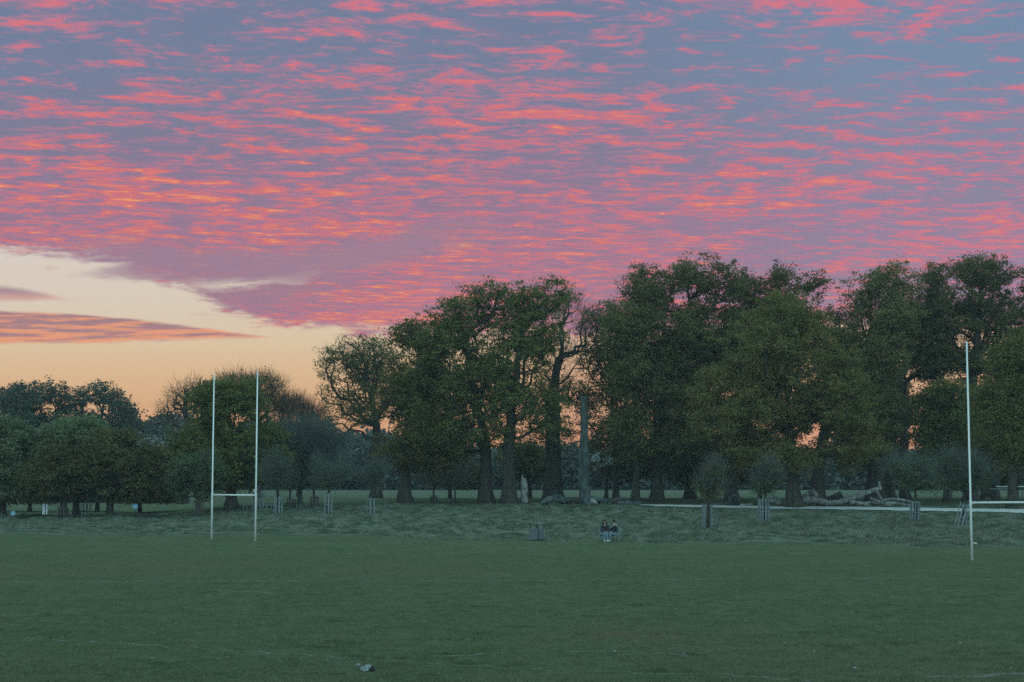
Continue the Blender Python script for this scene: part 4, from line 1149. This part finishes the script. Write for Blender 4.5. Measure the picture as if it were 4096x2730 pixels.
    skin('trousers', TV, TE, JEANS, r)
    if extra_trim:
        m = MB(); m.tube([(-.14, .20, sh + .0), (-.05, .25, sh + .05), (.08, .24, sh + .05), (.16, .16, sh + .0)], .022, 8); m.build('collar', SHOE, r, smooth=True)
        m = MB(); m.lump((-.12, -.02, sh - .08), (.05, .035, .03), .1, 3); m.build('badge', SHOE, r)
    return r


bp = Vector((at(2438, 2158, 105).x, 105, 0)); bp.z = gz(bp.x, bp.y - .3) + .0
bench(bp + Vector((.02, 0, 0)), math.radians(-10))
person(bp + Vector((-.30, -.04, 0)), math.radians(-2), 'person with long dark hair and pale jeans facing the pitch, left on the bench', .1, (.05, .08), (.06, .09), (.06, .06, -.22, .62), COAT, True)
person(bp + Vector((.24, -.02, 0)), math.radians(-38), 'person in a dark jacket with pale collar, turned sideways, right on the bench', -1.25, (-.10, .09), (-.08, .07), (-.05, .07, -.24, .62), COAT2, False, True, True)

# ------------------------------------------------------------------ signs and park furniture on the left
def round_sign(label, px, py_c, py_base, Y, R=.30, ring=False):
    p = stand(px, Y); s = F / Y; h = at(px, py_c, Y).z - p.z
    r = empty('round_sign', p, label, 'sign')
    m = MB(); m.tube([(0, .02, -.1), (0, .02, h + R * .6)], .03, 10); m.build('post', BLACK, r)
    m = MB(); m.disc((0, -.03, h), R, .02); m.build('disc', SIGNB if not ring else SIGNW, r)
    m = MB()
    if ring:
        m.disc((0, -.042, h), R * .98, .01, inner=R * .74); m.build('ring', RED, r)
    else:
        # white outlined figures, worn: a pale ring and simple cycle wheels
        m.disc((-.09, -.045, h - .05), .075, .006, inner=.052); m.disc((.09, -.045, h - .05), .075, .006, inner=.052)
        m.tube([(-.09, -.045, h - .05), (-.03, -.045, h + .08), (.06, -.045, h + .08), (.09, -.045, h - .05)], .012, 5); m.build('symbol', SIGNW, r)
    return r


round_sign('blue round sign on a thin post at the far left', 54, 2054, 2080, 150, .23)
round_sign('blue round sign standing in the rough grass before the dark trees', 542, 2027, 2045, 152, .25)
round_sign('white roundel sign with a dark red rim behind the left goal', 1019, 1964, 2040, 156, .25, True)


def notice():
    p = stand(180, 154)
    r = empty('notice_board', p, 'white notice board on two dark posts left of the trees', 'notice board')
    h = at(180, 2038, 154).z - p.z
    for x in (-.25, .10):
        m = MB(); m.box((x, .02, (h + .3) / 2), (.07, .07, h + .6), None, .008); m.build('post', BLACK, r)
    m = MB(); m.box((-.09, -.04, h), (.26, .03, .98), None, .006); m.box((.20, -.03, h + .01), (.13, .03, 1.0), None, .006); m.build('panel', SIGNW, r)
    m = MB()
    for k in range(6): m.box((-.09, -.058, h + .35 - k * .13), (.2 if k else .16, .004, .03 if k else .06))
    m.build('lettering', SIGNG, r)
    m = MB(); m.box((-.02, -.02, h + .51), (.56, .05, .04), None, .006); m.build('frame', SLAT, r)


notice()


def finger_post():
    p = stand(1041, 158); r = empty('finger_post', p, 'weathered signpost with four pale boards behind the left goal', 'signpost')
    h = at(1041, 1975, 158).z - p.z
    m = MB(); m.box((.0, 0, h / 2), (.17, .14, h + .3), None, .02); m.build('post', SLAT, r)
    for x, z in ((-.42, h - .10), (.32, h - .02), (-.42, h - .42), (.36, h - .33)):
        m = MB(); m.box((x, -.09, z), (.42 if x > 0 else .5, .03, .22), None, .01); b = m.build('board', SLAT, r)
        m = MB()
        for k in range(3): m.box((x - .1 + k * .1, -.108, z), (.06, .004, .05))
        m.build('lettering', SIGNG, b)


finger_post()


def low_rail():
    p = stand(1045, 157); r = empty('low_rail', p, 'low white knee rail with round topped posts under the signpost', 'rail fence')
    xs_ = [-1.75, -1.4, -.75, -.4, .2, .55, 1.0, 1.35]
    m = MB(); m.box((-.2, 0, .30), (3.3, .05, .07), None, .01); m.build('rail', SLAT, r)
    for x in xs_:
        m = MB(); m.tube([(x, 0, -.2), (x, 0, .50)], .05, 8); m.lump((x, 0, .56), (.08, .08, .08), 0, 1); m.build('post', SLAT, r)


low_rail()
p = stand(1178, 158); r = empty('bollard', p, 'short dark oval topped bollard beside the guards', 'bollard')
m = MB(); m.tube([(0, 0, -.1), (0, 0, .35), (0, 0, .55), (0, 0, .8), (0, 0, .95)], [.09, .1, .17, .17, .06], 12); m.build('body', BLACK, r, smooth=True)
m = MB(); m.disc((0, -.175, .68), .07, .01); m.build('reflector', SIGNG, r)
p = stand(700, 158); r = empty('small_sign', p, 'tiny white square sign on a thin dark post before the trees', 'sign')
h = at(700, 1990, 158).z - p.z
m = MB(); m.tube([(0, 0, -.2), (0, 0, h + .2)], .02, 8); m.build('post', BLACK, r)
m = MB(); m.box((0, -.03, h), (.30, .02, .20), None, .01); m.build('panel', SIGNW, r)
m = MB(); m.box((0, -.03, h + .22), (.14, .02, .12), None, .01); m.build('panel', SIGNB, r)


def field_fence():
    p = stand(4040, 176); r = empty('rail_fence', p, 'low pale timber rail under the trees at the right edge', 'rail fence')
    z = at(4040, 1947, 176).z - p.z
    for x in (-1.4, 0, 1.4):
        m = MB(); m.box((x, 0, z / 2), (.09, .09, z + .5), None, .01); m.build('post', SLATD, r)
    m = MB(); m.box((.3, -.07, z), (3.6, .05, .09), None, .01); m.build('rail', SIGNW, r)
    m = MB(); m.box((-.8, -.07, z - .25), (2.8, .05, .09), None, .01); m.build('rail', SLAT, r)


field_fence()

# ------------------------------------------------------------------ litter on the pitch
p = on_ground(1456, 2690)
r = empty('crumpled_litter', p, 'crumpled white and black piece of litter lying on the near pitch', 'litter')
m = MB(); m.lump((.02, 0, .05), (.11, .07, .05), .3, 5, 12, 8); m.lump((.09, .03, .09), (.07, .05, .06), .3, 6, 10, 7); m.build('wrapper', SCRAP, r)
m = MB(); m.lump((.19, -.01, .06), (.06, .05, .055), .3, 8, 10, 7); m.build('dark_end', BLACK, r)
p = on_ground(1433, 2672)
r = MB(); r.lump((0, 0, .03), (.05, .04, .03), .3, 9, 10, 7)
tag(r.build('litter_scrap', SCRAP, None, p), 'small pale scrap just left of the crumpled litter', 'litter')
first = None
dots = [(2566, 2183, 1.2), (1375, 2395, .8), (885, 2380, .8), (594, 2375, .7), (704, 2500, .9), (650, 2517, .7), (608, 2638, 1.2), (870, 2645, .7), (1205, 2643, .7), (1059, 2462, .7), (170, 2500, .6),
        (2520, 2417, .8), (2736, 2372, .8), (2111, 2358, .6), (2703, 2438, .7), (2982, 2488, .9), (3214, 2442, .8), (3408, 2455, 1.0), (2935, 2606, .9), (3140, 2578, .9), (3203, 2588, .7), (3257, 2609, 1.1), (3420, 2683, 1.3), (3842, 2581, 1.2), (3600, 2565, .8), (2795, 2625, 1.1), (2460, 2612, 1.3), (2740, 2625, .9), (3130, 2400, .5), (2149, 2459, .8), (4045, 2681, 1.0), (3985, 2525, .5)]
for i, (px, py, k) in enumerate(dots):
    p = on_ground(px, py)
    if first is None:
        m = MB(); m.lump((0, 0, .015), (.03, .03, .022), .25, 3, 9, 6); first = o = m.build('litter_scrap', SCRAP, None, p)
    else:
        o = first.copy(); COL.objects.link(o); o.location = p
    s_ = k * (.5 + p.y / 130); o.scale = (s_, s_, s_); o.rotation_euler = (0, 0, i * 1.3)
    tag(o, 'tiny white scrap lying loose on the mown grass', 'litter', 'white scraps scattered over the pitch')
